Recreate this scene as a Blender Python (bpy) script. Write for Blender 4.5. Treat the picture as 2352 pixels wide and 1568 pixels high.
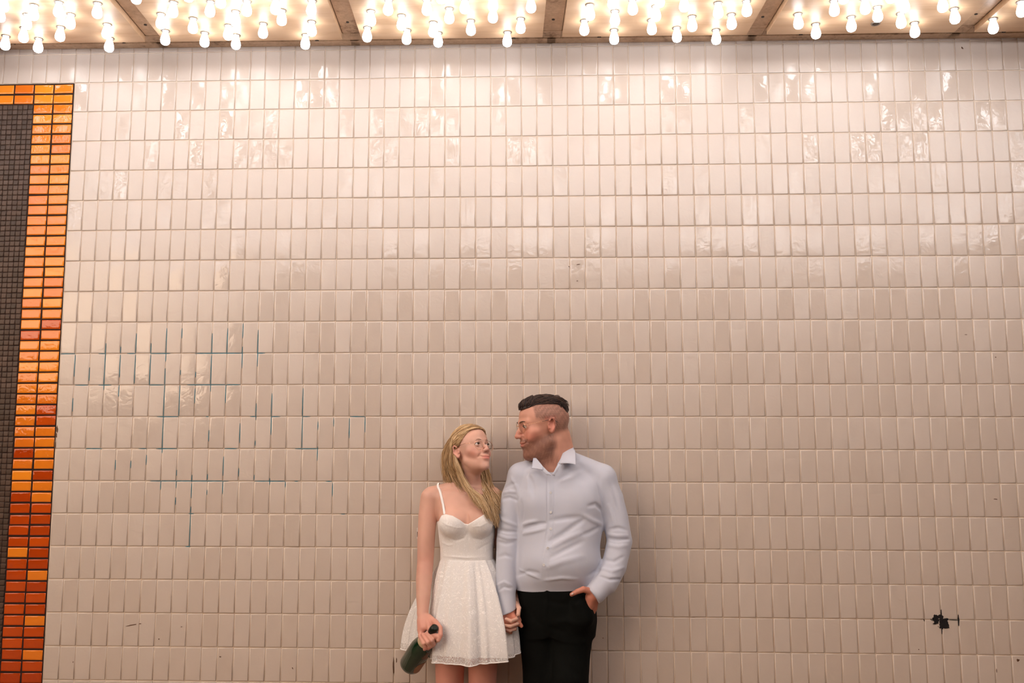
import bpy, bmesh, math, random
import numpy as np
from mathutils import Vector, Matrix

random.seed(7)
RNG = np.random.default_rng(11)
for o in list(bpy.data.objects):
    bpy.data.objects.remove(o, do_unlink=True)
SC = bpy.context.scene
COL = SC.collection

# ------------------------------------------------------------------ camera
F = 2200.0
YAW, PIT, ROL = 0.04060574, 0.12473281, 0.00047010
CAM = np.array([0.0, -4.03253, 1.58])

def _rot(a, ax):
    c, s = math.cos(a), math.sin(a)
    if ax == 'x': return np.array([[1, 0, 0], [0, c, -s], [0, s, c]])
    if ax == 'y': return np.array([[c, 0, s], [0, 1, 0], [-s, 0, c]])
    return np.array([[c, -s, 0], [s, c, 0], [0, 0, 1]])
RC = _rot(YAW, 'z') @ _rot(PIT, 'x') @ _rot(ROL, 'y')
cam_data = bpy.data.cameras.new('camera')
cam_data.sensor_width = 36.0
cam_data.lens = F / 2352 * 36.0
cam_data.clip_start = 0.05
cam_data.clip_end = 200
cam = bpy.data.objects.new('camera', cam_data)
COL.objects.link(cam)
cam.matrix_world = Matrix(((RC[0, 0], RC[0, 2], -RC[0, 1], CAM[0]),
                           (RC[1, 0], RC[1, 2], -RC[1, 1], CAM[1]),
                           (RC[2, 0], RC[2, 2], -RC[2, 1], CAM[2]), (0, 0, 0, 1)))
SC.camera = cam

def ray(px, py):
    return RC @ np.array([(px - 1176) / F, 1.0, -(py - 784) / F])
def W(px, py, Y):
    """world point seen at pixel (px, py) standing Y in front of the wall (Y<0)"""
    d = ray(px, py)
    return CAM + d * (Y - CAM[1]) / d[1]
def project(P):
    q = (np.asarray(P, float) - CAM) @ RC
    return 1176 + F * q[..., 0] / q[..., 1], 784 - F * q[..., 2] / q[..., 1]

# ------------------------------------------------------------------ world, exposure
wd = bpy.data.worlds.new('world'); SC.world = wd
wd.use_nodes = True
WBG = wd.node_tree.nodes['Background']
WBG.inputs['Color'].default_value = (0.34, 0.15, 0.085, 1)
WBG.inputs['Strength'].default_value = 0.07
SC.view_settings.view_transform = 'Standard'
SC.view_settings.look = 'None'
SC.view_settings.gamma = 1.0
SC.view_settings.use_curve_mapping = False
SC.view_settings.exposure = 0.0
BULB_COLOR = (0.98, 0.99, 1.04)
BULB_POWER = 10.0

def area(name, loc, target, sx, sy, energy, color):
    l = bpy.data.lights.new(name, 'AREA'); l.shape = 'RECTANGLE'; l.size, l.size_y = sx, sy
    l.energy = energy; l.color = color
    o = bpy.data.objects.new(name, l); COL.objects.link(o); o.location = loc
    o.rotation_euler = (Vector(target) - Vector(loc)).to_track_quat('-Z', 'Y').to_euler()
    return o
# added soft fill from front left, no known source; lifts the lower wall
area('fill_light', (-8.6, -9.0, 4.7), (-0.8, 0, 1.3), 8.0, 4.0, 560, (1.0, 0.75, 0.55))

# ------------------------------------------------------------------ materials
def mat(name, base=(0.8, 0.8, 0.8), rough=0.5, metal=0.0, spec=0.5, emit=None, estr=0.0, sub=0.0, subc=None, coat=0.0, sheen=0.0):
    m = bpy.data.materials.new(name)
    m.use_nodes = True
    b = m.node_tree.nodes['Principled BSDF']
    b.inputs['Base Color'].default_value = (*base, 1)
    b.inputs['Roughness'].default_value = rough
    b.inputs['Metallic'].default_value = metal
    b.inputs['Specular IOR Level'].default_value = spec
    b.inputs['Coat Weight'].default_value = coat
    b.inputs['Sheen Weight'].default_value = sheen
    if sub:
        b.inputs['Subsurface Weight'].default_value = sub
        b.inputs['Subsurface Radius'].default_value = subc or (1, 0.35, 0.2)
        b.inputs['Subsurface Scale'].default_value = 0.008
    if emit:
        b.inputs['Emission Color'].default_value = (*emit, 1)
        b.inputs['Emission Strength'].default_value = estr
    return m

class NT:
    """small helper to wire nodes"""
    def __init__(self, m):
        self.t = m.node_tree; self.n = self.t.nodes; self.l = self.t.links
        self.b = self.n['Principled BSDF']; self.out = self.n['Material Output']
    def new(self, kind, **kw):
        n = self.n.new(kind)
        for k, v in kw.items():
            if k.startswith('i_'):
                n.inputs[k[2:].replace('_', ' ')].default_value = v
            else:
                setattr(n, k, v)
        return n
    def link(self, a, b): self.l.new(a, b)
    def ramp(self, fac, stops):
        r = self.n.new('ShaderNodeValToRGB')
        e = r.color_ramp.elements
        e[0].position, e[0].color = stops[0][0], (*stops[0][1], 1)
        e[1].position, e[1].color = stops[-1][0], (*stops[-1][1], 1)
        for p, c in stops[1:-1]:
            k = e.new(p); k.color = (*c, 1)
        self.link(fac, r.inputs[0]); return r.outputs[0]
    def noise(self, scale, detail=2, rough=0.5, coord='Object', vec=None, dim='3D', distortion=0.0):
        n = self.n.new('ShaderNodeTexNoise'); n.noise_dimensions = dim
        n.inputs['Scale'].default_value = scale
        n.inputs['Detail'].default_value = detail
        n.inputs['Roughness'].default_value = rough
        n.inputs['Distortion'].default_value = distortion
        if vec is None:
            tc = self.n.new('ShaderNodeTexCoord'); vec = tc.outputs[coord]
        self.link(vec, n.inputs['Vector']); return n
    def geom_pos(self):
        g = self.n.new('ShaderNodeNewGeometry'); return g.outputs['Position']
    def math(self, op, a, b=None):
        n = self.n.new('ShaderNodeMath'); n.operation = op
        for i, v in enumerate((a, b)):
            if v is None: continue
            if isinstance(v, (int, float)): n.inputs[i].default_value = v
            else: self.link(v, n.inputs[i])
        return n.outputs[0]
    def mix(self, fac, a, b, blend='MIX'):
        n = self.n.new('ShaderNodeMix'); n.data_type = 'RGBA'; n.blend_type = blend
        for idx, v in ((0, fac), (6, a), (7, b)):
            if isinstance(v, (int, float)): n.inputs[idx].default_value = v
            elif isinstance(v, tuple): n.inputs[idx].default_value = (*v, 1)
            else: self.link(v, n.inputs[idx])
        return n.outputs[2]
    def bump(self, height, strength=0.2, dist=0.001, normal=None):
        n = self.n.new('ShaderNodeBump')
        n.inputs['Strength'].default_value = strength
        n.inputs['Distance'].default_value = dist
        self.link(height, n.inputs['Height'])
        if normal is not None: self.link(normal, n.inputs['Normal'])
        self.link(n.outputs[0], self.b.inputs['Normal']); return n.outputs[0]
    def island_random(self):
        """0..1, different for each tile whether it is its own object or an island of a joined mesh"""
        g = self.n.new('ShaderNodeNewGeometry'); o = self.n.new('ShaderNodeObjectInfo')
        s = self.math('ADD', g.outputs['Random Per Island'], o.outputs['Random'])
        return self.math('FRACT', s)

# ------------------------------------------------------------------ mesh helpers
def link_mesh(name, me, m=None, parent=None, smooth=False):
    o = bpy.data.objects.new(name, me)
    COL.objects.link(o)
    if m is not None and not me.materials:
        me.materials.append(m)
    if smooth:
        me.polygons.foreach_set('use_smooth', [True] * len(me.polygons))
    if parent is not None:
        o.parent = parent
    return o
def mesh_from(name, verts, faces, m=None, parent=None, smooth=False):
    me = bpy.data.meshes.new(name)
    me.from_pydata([tuple(map(float, v)) for v in verts], [], faces)
    me.update()
    return link_mesh(name, me, m, parent, smooth)
def empty(name, loc=(0, 0, 0), rot=None):
    o = bpy.data.objects.new(name, None)
    o.empty_display_size = 0.1
    COL.objects.link(o)
    o.location = loc
    return o
def tag(o, label=None, cat=None, group=None, kind=None):
    if label: o['label'] = label
    if cat: o['category'] = cat
    if group: o['group'] = group
    if kind: o['kind'] = kind
    return o
def box_vf(x0, x1, y0, y1, z0, z1):
    v = [(x0, y0, z0), (x1, y0, z0), (x1, y1, z0), (x0, y1, z0), (x0, y0, z1), (x1, y0, z1), (x1, y1, z1), (x0, y1, z1)]
    f = [(0, 3, 2, 1), (4, 5, 6, 7), (0, 1, 5, 4), (1, 2, 6, 5), (2, 3, 7, 6), (3, 0, 4, 7)]
    return v, f
def lathe_vf(profile, n=16, cap=True):
    """profile = [(r, z)...] around the z axis"""
    v, f = [], []
    for r, z in profile:
        for k in range(n):
            a = 2 * math.pi * k / n
            v.append((r * math.cos(a), r * math.sin(a), z))
    for j in range(len(profile) - 1):
        for k in range(n):
            a, b = j * n + k, j * n + (k + 1) % n
            f.append((a, b, b + n, a + n))
    if cap:
        f.append(tuple(range(n))[::-1]); f.append(tuple(range((len(profile) - 1) * n, len(profile) * n)))
    return v, f
def tube_vf(pts, radii, n=6, flat=1.0, up=None):
    """a tapered tube through points; flat<1 squashes it across its second axis"""
    pts = [np.asarray(p, float) for p in pts]
    v, f = [], []
    prev = None
    for i, p in enumerate(pts):
        t = pts[min(i + 1, len(pts) - 1)] - pts[max(i - 1, 0)]
        t = t / (np.linalg.norm(t) + 1e-12)
        if prev is None:
            a = np.array(up if up is not None else (0, 0, 1.0))
            if abs(a @ t) > 0.95: a = np.array((1.0, 0, 0))
            s = np.cross(t, a)
        else:
            s = prev - t * (prev @ t)
        s = s / (np.linalg.norm(s) + 1e-12); prev = s
        u = np.cross(s, t)
        r = radii[i] if hasattr(radii, '__len__') else radii
        for k in range(n):
            a = 2 * math.pi * k / n
            v.append(p + r * (math.cos(a) * s + flat * math.sin(a) * u))
    for i in range(len(pts) - 1):
        for k in range(n):
            a, b = i * n + k, i * n + (k + 1) % n
            f.append((a, a + n, b + n, b))
    f.append(tuple(range(n))); f.append(tuple(range((len(pts) - 1) * n, len(pts) * n))[::-1])
    return v, f
def join_vf(parts):
    V, Fs = [], []
    for v, f in parts:
        k = len(V); V += list(v); Fs += [tuple(i + k for i in q) for q in f]
    return V, Fs
# ================================================================== SETTING
# tile joints of the cream wall: column i (0 = edge of the orange border), row r (0 = top of the border)
CX = (-2.125463, 0.066053, 0.000814, 0.003176, -0.000171, -0.000754, -0.002855)
CZ = (3.263878, -0.000075, -0.135533, -0.000328, 0.000301, -0.001255, 0.000191)
def joint(i, r):
    b = (1, i, r, i * i / 100, i * r / 100, r * r / 100, i ** 3 / 1e4)
    return sum(p * q for p, q in zip(CX, b)), sum(p * q for p, q in zip(CZ, b))
def zceil(x): return 3.4145 - 0.0066 * x
KB = -0.05244                                  # the ceiling beams run very slightly askew

# --- materials of the wall
def tile_material(name, dark, light, rough, wave, wave_scale, coat=0.0, spec=0.5, bump2=0.0):
    m = mat(name, light, rough, spec=spec, coat=coat)
    t = NT(m)
    rnd = t.island_random()
    pos = t.geom_pos()
    blot = t.noise(3.1, 3, 0.6, vec=pos)
    k = t.math('ADD', t.math('MULTIPLY', rnd, 0.55), t.math('MULTIPLY', blot.outputs['Fac'], 0.5))
    t.link(t.ramp(k, [(0.2, dark), (0.85, light)]), t.b.inputs['Base Color'])
    # hand-made glaze: the surface of every tile is slightly wavy, each with its own pattern
    off = t.new('ShaderNodeVectorMath', operation='MULTIPLY_ADD')
    cmb = t.new('ShaderNodeCombineXYZ')
    t.link(t.math('MULTIPLY', rnd, 37.0), cmb.inputs[1])
    off.inputs[1].default_value = (1, 1, 1)
    t.link(pos, off.inputs[0]); t.link(cmb.outputs[0], off.inputs[2])
    n1 = t.noise(wave_scale, 2, 0.55, vec=off.outputs[0], distortion=0.6)
    nb = t.bump(n1.outputs['Fac'], 1.0, wave)
    if bump2:
        n2 = t.noise(wave_scale * 7, 2, 0.6, vec=off.outputs[0])
        t.bump(n2.outputs['Fac'], 1.0, bump2, normal=nb)
    if coat:
        t.link(nb, t.b.inputs['Coat Normal']); t.b.inputs['Coat Roughness'].default_value = 0.04
    return m
M_TILE = tile_material('cream_glaze', (0.575, 0.485, 0.41), (0.61, 0.525, 0.455), 0.25, 0.0009, 26, spec=0.6)
t = NT(M_TILE); rr = t.island_random(); t.link(t.ramp(rr, [(0.0, (.05, .05, .05)), (.34, (.12, .12, .12)), (.44, (.26, .26, .26)), (1.0, (.34, .34, .34))]), t.b.inputs['Roughness'])
M_ORANGE = tile_material('orange_glaze', (0.72, 0.16, 0.012), (0.93, 0.30, 0.02), 0.06, 0.0012, 30, spec=0.5, bump2=0.00012)
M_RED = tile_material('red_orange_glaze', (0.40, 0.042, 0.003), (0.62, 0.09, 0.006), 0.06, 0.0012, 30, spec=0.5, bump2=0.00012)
M_MOSAIC = tile_material('brown_mosaic', (0.050, 0.030, 0.020), (0.10, 0.060, 0.042), 0.40, 0.0004, 60, spec=0.25)
M_GROUT = mat('grout', (0.5, 0.36, 0.26), 0.9, spec=0.2)
t = NT(M_GROUT)
g1 = t.noise(1.7, 4, 0.65, vec=t.geom_pos()); g2 = t.noise(13, 3, 0.7, vec=t.geom_pos())
t.link(t.ramp(t.math('MULTIPLY', g1.outputs['Fac'], t.math('ADD', g2.outputs['Fac'], 0.5)),
              [(0.16, (0.20, 0.12, 0.075)), (0.32, (0.62, 0.47, 0.35)), (0.50, (0.76, 0.63, 0.50))]), t.b.inputs['Base Color'])
M_GROUT_DARK = mat('dark_grout', (0.028, 0.016, 0.012), 0.85, spec=0.2)
M_PLASTER = mat('masonry', (0.35, 0.3, 0.26), 0.9)

# --- a tile mesh: pillow-edged slab whose glazed face lies on y=0, 34 triangles
def tile_vf(w, h, bev=0.0035, dep=0.0015, th=0.007):
    v = []
    def ring(ix, iz, y):
        a, b = w / 2 - ix, h / 2 - iz
        v.extend([(-a, y, -b), (a, y, -b), (a, y, b), (-a, y, b)])
    ring(0, 0, th); ring(0, 0, dep); ring(bev * 0.35, bev * 0.35, dep * 0.35); ring(bev, bev, 0); ring(bev * 1.7, bev * 1.7, -0.00008)
    f = []
    for j in range(4):
        for k in range(4):
            a, b = j * 4 + k, j * 4 + (k + 1) % 4
            f.append((a, b, b + 4, a + 4))
    f.append((16, 17, 18, 19))
    return v, f
def place_vf(vf, mtx):
    v, f = vf
    a = np.asarray(v, float) @ np.asarray(mtx)[:3, :3].T + np.asarray(mtx)[:3, 3]
    return [tuple(p) for p in a], f
def quad_matrix(cx, cz, slope, tiltx, tiltz, y=0.0):
    return (Matrix.Translation((cx, y, cz)) @ Matrix.Rotation(tiltz, 4, 'Z') @ Matrix.Rotation(tiltx, 4, 'X') @ Matrix.Rotation(slope, 4, 'Y'))
def smooth_part(me, keep_flat_sides=False):
    me.polygons.foreach_set('use_smooth', [True] * len(me.polygons))

# --- the wall itself
wv, wf = box_vf(-4.6, 4.6, 0.0036, 0.30, 0.0, 3.55)
wall = mesh_from('wall_back', wv, wf, M_GROUT)
tag(wall, 'tall wall of upright cream glazed tiles with beige grout', kind='structure')

def pix_area(P4):
    x, y = project(np.array(P4))
    if x.min() < -5 or x.max() > 2357 or y.min() < 95 or y.max() > 1573: return 0.0
    return 0.5 * abs(np.dot(x, np.roll(y, 1)) - np.dot(y, np.roll(x, 1)))
def behind_people(px, py):
    return 960 < px < 1440 and py > 1140 or 1020 < px < 1330 and py > 940
tiles = []
GAP = 0.0036
for r in range(-2, 24):
    for i in range(-36, 70):
        if r >= 0 and i < 0: continue
        (x0, z0), (x1, z1), (x2, z2), (x3, z3) = joint(i, r), joint(i + 1, r), joint(i + 1, r + 1), joint(i, r + 1)
        if r == -2:
            z0 = zceil(x0) - 0.001; z1 = zceil(x1) - 0.001
        zb = (z2 + z3) / 2
        if zb < 0.0: 
            if (z0 + z1) / 2 < 0.03: continue
            zb = 0.002
        if x0 < -4.55 or x1 > 4.55: continue
        w = (x1 - x0 + x2 - x3) / 2 - GAP; h = (z0 + z1) / 2 - zb - GAP
        if h < 0.006: continue
        cx, cz = (x0 + x1 + x2 + x3) / 4, ((z0 + z1) / 2 + zb) / 2
        px, py = project(np.array((cx, 0, cz)))
        A = pix_area([(x0, 0, z0), (x1, 0, z1), (x2, 0, z2), (x3, 0, z3)])
        if behind_people(px, py): A = 0
        tiles.append([A, cx, cz, w, h])
tiles.sort(key=lambda q: -q[0])
base_w, base_h = 0.0629, 0.1318
me_tile = bpy.data.meshes.new('tile')
v, f = tile_vf(base_w, base_h)
me_tile.from_pydata(v, [], f); me_tile.materials.append(M_TILE); smooth_part(me_tile)
rest = []
for n, (A, cx, cz, w, h) in enumerate(tiles):
    tx, tz = random.gauss(0, 0.0032), random.gauss(0, 0.0045)
    mtx = quad_matrix(cx, cz, random.gauss(0, 0.0015), tx, tz, random.uniform(-0.0005, 0.0003))
    if n < 300:
        o = bpy.data.objects.new('tile', me_tile); COL.objects.link(o); o.parent = wall
        o.matrix_local = mtx @ Matrix.Diagonal((w / base_w, 1, h / base_h, 1))
    else:
        rest.append(place_vf(tile_vf(w, h, bev=min(0.0035, h * 0.2)), mtx))
rv, rf = join_vf(rest)
o = mesh_from('remaining_tiles', rv, rf, M_TILE, wall, smooth=True)
o['kind'] = 'stuff'

# --- orange border
X0, Z0 = joint(0, 0)
def edge_x(z):                                  # the border follows the first joint, a touch out of plumb
    r = (Z0 - z) / 0.1357
    return joint(0, r)[0]
bv, bf = [], []
zs = [Z0 - 0.0, 0.0]
border_quad = [(-4.6, 0.0026, Z0), (edge_x(Z0) - 0.001, 0.0026, Z0), (edge_x(0) - 0.001, 0.0026, 0), (-4.6, 0.0026, 0)]
vv = border_quad + [(x, 0.0040, z) for x, _, z in border_quad]
border = mesh_from('trim_1', vv, [(3, 2, 1, 0), (4, 5, 6, 7), (0, 1, 5, 4), (1, 2, 6, 5), (2, 3, 7, 6), (3, 0, 4, 7)], M_GROUT_DARK)
tag(border, 'border of small glossy orange tiles with dark joints framing brown mosaic', kind='structure')
OW, OH, OP, OV = 0.0838, 0.0393, 0.0905, 0.0463
om = {}
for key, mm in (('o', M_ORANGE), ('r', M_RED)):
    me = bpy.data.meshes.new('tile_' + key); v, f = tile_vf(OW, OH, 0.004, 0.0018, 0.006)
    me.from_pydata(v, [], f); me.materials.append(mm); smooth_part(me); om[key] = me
nrow = int(Z0 / OV)
for j in range(nrow):
    z = Z0 - 0.004 - OV * (j + 0.5)
    if j < 1: z = Z0 - 0.003 - OV * 0.5
    ncol = 12 if j < 2 else 2
    for k in range(ncol):
        if z < OH / 2: continue
        x = edge_x(z) - 0.003 - OP * (k + 0.5)
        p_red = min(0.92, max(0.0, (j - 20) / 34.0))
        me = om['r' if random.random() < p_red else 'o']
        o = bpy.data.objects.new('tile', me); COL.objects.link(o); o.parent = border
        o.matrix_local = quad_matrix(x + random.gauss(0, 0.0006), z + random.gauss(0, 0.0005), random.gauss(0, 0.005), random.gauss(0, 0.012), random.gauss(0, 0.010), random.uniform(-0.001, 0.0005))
# --- brown mosaic inside the border
mos = []
MP = 0.0231
zt = Z0 - 0.004 - OV * 2 - 0.001
mrow = int(zt / MP)
for j in range(mrow):
    z = zt - MP * (j + 0.5)
    for k in range(40):
        x = edge_x(z) - 0.003 - OP * 2 - 0.001 - MP * (k + 0.5)
        px, py = project(np.array((x, 0, z)))
        mos.append((1.0 if (px > 1 and py < 1568) else 0.0, px, x, z))
mv, mf = tile_vf(0.0207, 0.0207, 0.0022, 0.0012, 0.005)
me_m = bpy.data.meshes.new('mosaic_tile'); me_m.from_pydata(mv, [], mf); me_m.materials.append(M_MOSAIC); smooth_part(me_m)
mosaic = mesh_from('trim_2', *box_vf(-4.58, edge_x(1.6) - 0.003 - OP * 2 - 0.002, 0.0018, 0.0030, 0.0, zt), M_GROUT_DARK)
tag(mosaic, 'field of tiny square dark brown mosaic tiles left of the orange border', kind='structure')
mos.sort(key=lambda q: -q[0] * (q[1] * 0 + q[3]))
rest = []
for n, (vis, px, x, z) in enumerate(mos):
    mtx = quad_matrix(x + random.gauss(0, .0004), z + random.gauss(0, .0004), random.gauss(0, 0.02), random.gauss(0, 0.025), random.gauss(0, 0.025), random.uniform(-0.0012, 0.0004))
    if n < 300 and vis:
        o = bpy.data.objects.new('mosaic_tile', me_m); COL.objects.link(o); o.parent = mosaic; o.matrix_local = mtx
    else:
        rest.append(place_vf((mv, mf), mtx))
rv, rf = join_vf(rest)
o = mesh_from('remaining_mosaic', rv, rf, M_MOSAIC, mosaic, smooth=True); o['kind'] = 'stuff'

# --- teal marker left in the joints (pixel crops read off the photograph, snapped to the joints)
M_TEAL = mat('teal_paint', (0.035, 0.20, 0.26), 0.6)
TV = [(370,230,480),(183,300,430),(274,375,455),(362,480,510),(170,560,640),(463,250,290),(457,300,435),(451,480,550),(557,170,290),(548,300,470),(645,230,290),(637,300,480),(740,140,290),(733,290,340),(728,380,480),(722,480,670),(716,670,860),(710,860,890),(830,140,200),(822,390,420),(813,480,665),(1012,170,290),(1004,300,480),(1000,480,520),(912,400,435),(907,500,590),(1103,140,290),(1092,480,590),(1194,110,200),(1190,250,380),(1285,150,370),(1272,590,690),(1368,530,660),(1365,660,780),(1555,500,670),(1553,670,860),(1647,700,750),(1645,850,935),(1740,680,730),(1835,680,800),(1929,670,765),(1177,710,830),(1268,815,845),(990,750,820),(431,930,990),(522,935,980),(616,900,960),(798,990,1025),(890,1020,1060),(983,1015,1050),(1077,910,1025),(1171,980,1030),(1264,1020,1050),(702,1060,1110),(794,1060,1100),(792,1155,1200),(887,1070,1160),(885,1210,1250),(880,1255,1450),(980,1110,1140),(1075,1060,1135),(1357,1040,1080),(1452,1060,1095),(1735,1070,1150)]
TH = [(294,100,190),(294,330,370),(293,500,550),(292,640,760),(289,910,1190),(290,1280,1330),(483,190,265),(483,330,405),(480,635,720),(478,860,1090),(475,1095,1180),(669,680,810),(671,975,990),(670,1240,1275),(669,1365,1420),(671,1555,1600),(669,1840,1930),(863,250,350),(863,570,620),(863,675,800),(863,1085,1160),(863,1510,1650),(1056,640,1110),(1057,1265,1450),(1059,1505,1530),(1059,1695,1730),(1255,870,900),(1257,1785,1810),(1453,850,880)]
def col_near(x, r):
    return min(range(0, 30), key=lambda i: abs(joint(i, r)[0] - x))
def row_near(z, i):
    return min(range(5, 20), key=lambda r: abs(joint(i, r)[1] - z))
parts = []
def thin(x0, z0, x1, z1, w, y=0.0008):
    d = np.array((x1 - x0, z1 - z0)); L = np.linalg.norm(d); d /= L; n = np.array((-d[1], d[0])) * w
    N = max(2, int(L / 0.012)); v = []
    for k in range(N + 1):
        t = k / N; ww = (0.35 + 0.65 * math.sin(math.pi * min(1, max(0, t))) ** 0.5) * random.uniform(0.7, 1.1)
        p = np.array((x0, z0)) + d * L * t
        v += [(p[0] + n[0] * ww, y, p[1] + n[1] * ww), (p[0] - n[0] * ww, y, p[1] - n[1] * ww),
              (p[0] - n[0] * ww, 0.0044, p[1] - n[1] * ww), (p[0] + n[0] * ww, 0.0044, p[1] + n[1] * ww)]
    f = []
    for k in range(N):
        for q in range(4):
            a, b = k * 4 + q, k * 4 + (q + 1) % 4
            f.append((a, b, b + 4, a + 4))
    return v, f
for x, a, b in TV:
    P, Q = W(100 + x / 2.614, 700 + a / 2.614, 0), W(100 + x / 2.614, 700 + b / 2.614, 0)
    r0, r1 = (Z0 - P[2]) / 0.1357, (Z0 - Q[2]) / 0.1357
    i = col_near((P[0] + Q[0]) / 2, (r0 + r1) / 2)
    xa, xb = joint(i, r0)[0], joint(i, r1)[0]
    parts.append(thin(xa, P[2], xb, Q[2], 0.0013))
for y, a, b in TH:
    P, Q = W(100 + a / 2.614, 700 + y / 2.614, 0), W(100 + b / 2.614, 700 + y / 2.614, 0)
    i0, i1 = (P[0] - X0) / 0.0664, (Q[0] - X0) / 0.0664
    r = row_near((P[2] + Q[2]) / 2, (i0 + i1) / 2)
    parts.append(thin(P[0], joint(i0, r)[1], Q[0], joint(i1, r)[1], 0.0015))
tv, tf = join_vf(parts)
o = mesh_from('teal_paint_marks', tv, tf, M_TEAL, wall); o['kind'] = 'stuff'
o['label'] = 'thin teal paint lines left in the tile joints'

# --- scuffs, chips and the black burst on the tiles
M_SOOT = mat('black_paint', (0.006, 0.005, 0.006), 0.55)
M_SCUFF = mat('brown_scuff', (0.10, 0.045, 0.02), 0.7)
def blob(px, py, rx, rz, n=18, jag=0.35, rot=0.0, y=-0.0009):
    c = W(px, py, 0); v = [(c[0], y, c[2])]
    for k in range(n):
        a = 2 * math.pi * k / n; q = 1 + random.uniform(-jag, jag)
        dx, dz = rx * math.cos(a) * q, rz * math.sin(a) * q
        v.append((c[0] + dx * math.cos(rot) - dz * math.sin(rot), y, c[2] + dx * math.sin(rot) + dz * math.cos(rot)))
    m = len(v); v += [(a, 0.0005, b) for a, _, b in v[1:]]
    f = [(0, 1 + (k + 1) % n, 1 + k) for k in range(n)]
    f += [(1 + k, 1 + (k + 1) % n, m + (k + 1) % n, m + k) for k in range(n)]
    return v, f
S = 352 / 1500.0
bl = []
for x, y, rx, rz in [(628, 930, 22, 26), (655, 920, 26, 18), (690, 925, 24, 30), (640, 955, 30, 22), (705, 965, 24, 30), (735, 950, 22, 16), (745, 985, 16, 30), (700, 1010, 26, 26), (745, 1025, 20, 12), (615, 945, 16, 14), (688, 985, 16, 44), (725, 1000, 20, 22), (628, 985, 16, 6)]:
    bl.append(blob(2000 + x * S, 1200 + y * S, rx * S / 546, rz * S / 546, 16, 0.45, y=-0.0012 - 0.0001 * len(bl)))
for x, y, x2, y2, w in [(858, 900, 862, 1010, 3.2), (690, 850, 697, 1090, 2.4), (520, 945, 526, 965, 2.0), (770, 950, 870, 955, 1.6), (600, 960, 585, 940, 1.5), (655, 1010, 668, 1025, 1.5)]:
    P, Q = W(2000 + x * S, 1200 + y * S, 0), W(2000 + x2 * S, 1200 + y2 * S, 0)
    bl.append(thin(P[0], P[2], Q[0], Q[2], w * S / 546 * 1.6, y=-0.0010))
v, f = join_vf(bl)
o = mesh_from('black_paint_burst', v, f, M_SOOT, wall); o['label'] = 'small ragged black paint splat across a joint'; o['kind'] = 'stuff'
sc = []
for px, py, rx, rz, ro in [(2338, 1516, 3.2, 3.2, 0), (903.5, 1531, 1.5, 18, 0.03), (911, 1516, 1.0, 6, 0), (506, 1508, 2.4, 1.2, 0), (2287, 1146, 4, 1.0, -0.1), (1307, 612, 1.2, 1.2, 0), (1328, 607, 4, 1.0, 0.2), (1326, 645, 1.6, .8, 0), (302, 1435, 11, 1.0, 0.18), (322, 1432, 3, .8, 0), (417, 1439, 1.8, .8, 0), (2210, 110, 2, 3, .6), (2287, 820, 1.5, 1, 0), (672, 1534, 1, 2.5, .4), (365, 1467, 1.2, 1.5, 0), (1385, 1465, 1, 1, 0), (2218, 768, 3.5, .7, 0), (2289, 1540, .9, 4, 0), (2110, 1491, 1.2, 1, 0), (168, 1520, 1, 1.5, 0), (129, 1000, 2.0, 6, .1), (131, 985, 2.2, 8, .05), (126, 1020, 1.6, 8, .1)]:
    sc.append(blob(px, py, rx / 546, rz / 546, 10, 0.3, ro))
v, f = join_vf(sc)
o = mesh_from('scuff_marks', v, f, M_SCUFF, wall); o['kind'] = 'stuff'

# --- ceiling: brown steel plate, hung plywood-coloured panels, screws
M_STEEL = mat('brown_beam', (0.42, 0.25, 0.14), 0.45, spec=0.4)
t = NT(M_STEEL)
n1 = t.noise(9, 5, 0.7, vec=t.geom_pos()); n2 = t.noise(60, 3, 0.6, vec=t.geom_pos())
t.link(t.ramp(t.math('MULTIPLY', n1.outputs['Fac'], t.math('ADD', n2.outputs['Fac'], 0.5)), [(0.26, (0.20, 0.11, 0.06)), (0.42, (0.52, 0.35, 0.22)), (0.65, (0.66, 0.47, 0.31))]), t.b.inputs['Base Color'])
M_PANEL = mat('varnished_panel', (0.80, 0.52, 0.29), 0.38, spec=0.4)
t = NT(M_PANEL)
mp = t.new('ShaderNodeMapping'); mp.inputs['Scale'].default_value = (1, 7, 1)
tc = t.new('ShaderNodeTexCoord'); t.link(tc.outputs['Object'], mp.inputs[0])
n1 = t.noise(3.2, 4, 0.6, vec=mp.outputs[0], distortion=0.8); n2 = t.noise(1.6, 2, 0.5, vec=t.geom_pos())
c1 = t.ramp(n1.outputs['Fac'], [(0.3, (0.60, 0.39, 0.225)), (0.5, (0.70, 0.49, 0.31)), (0.75, (0.75, 0.55, 0.37))])
t.link(t.mix(t.math('MULTIPLY', n2.outputs['Fac'], 0.6), c1, (0.74, 0.46, 0.25)), t.b.inputs['Base Color'])
t.bump(n1.outputs['Fac'], 0.25, 0.001)
M_SCREW = mat('black_screw', (0.01, 0.008, 0.007), 0.5)
ZN = 3.4145
CY_END = -4.3
def csk(pts):                                   # unskew: (u, y, dz) -> world on the tilted ceiling
    return [(u + KB * y, y, zceil(u + KB * y) + dz) for u, y, dz in pts]
def cbox(name, u0, u1, y0, y1, dz0, dz1, m, parent, bev=0.0):
    p = csk([(u0, y0, dz0), (u1, y0, dz0), (u1, y1, dz0), (u0, y1, dz0), (u0, y0, dz1), (u1, y0, dz1), (u1, y1, dz1), (u0, y1, dz1)])
    return mesh_from(name, p, box_vf(0, 1, 0, 1, 0, 1)[1], m, parent)
ceiling = cbox('ceiling', -4.4, 4.4, CY_END - 0.1, 0.0, 0.004, 0.12, M_STEEL, None)
tag(ceiling, 'underside of a marquee: warm plywood panels between brown beams', kind='structure')
PITCH = 0.8665
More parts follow.
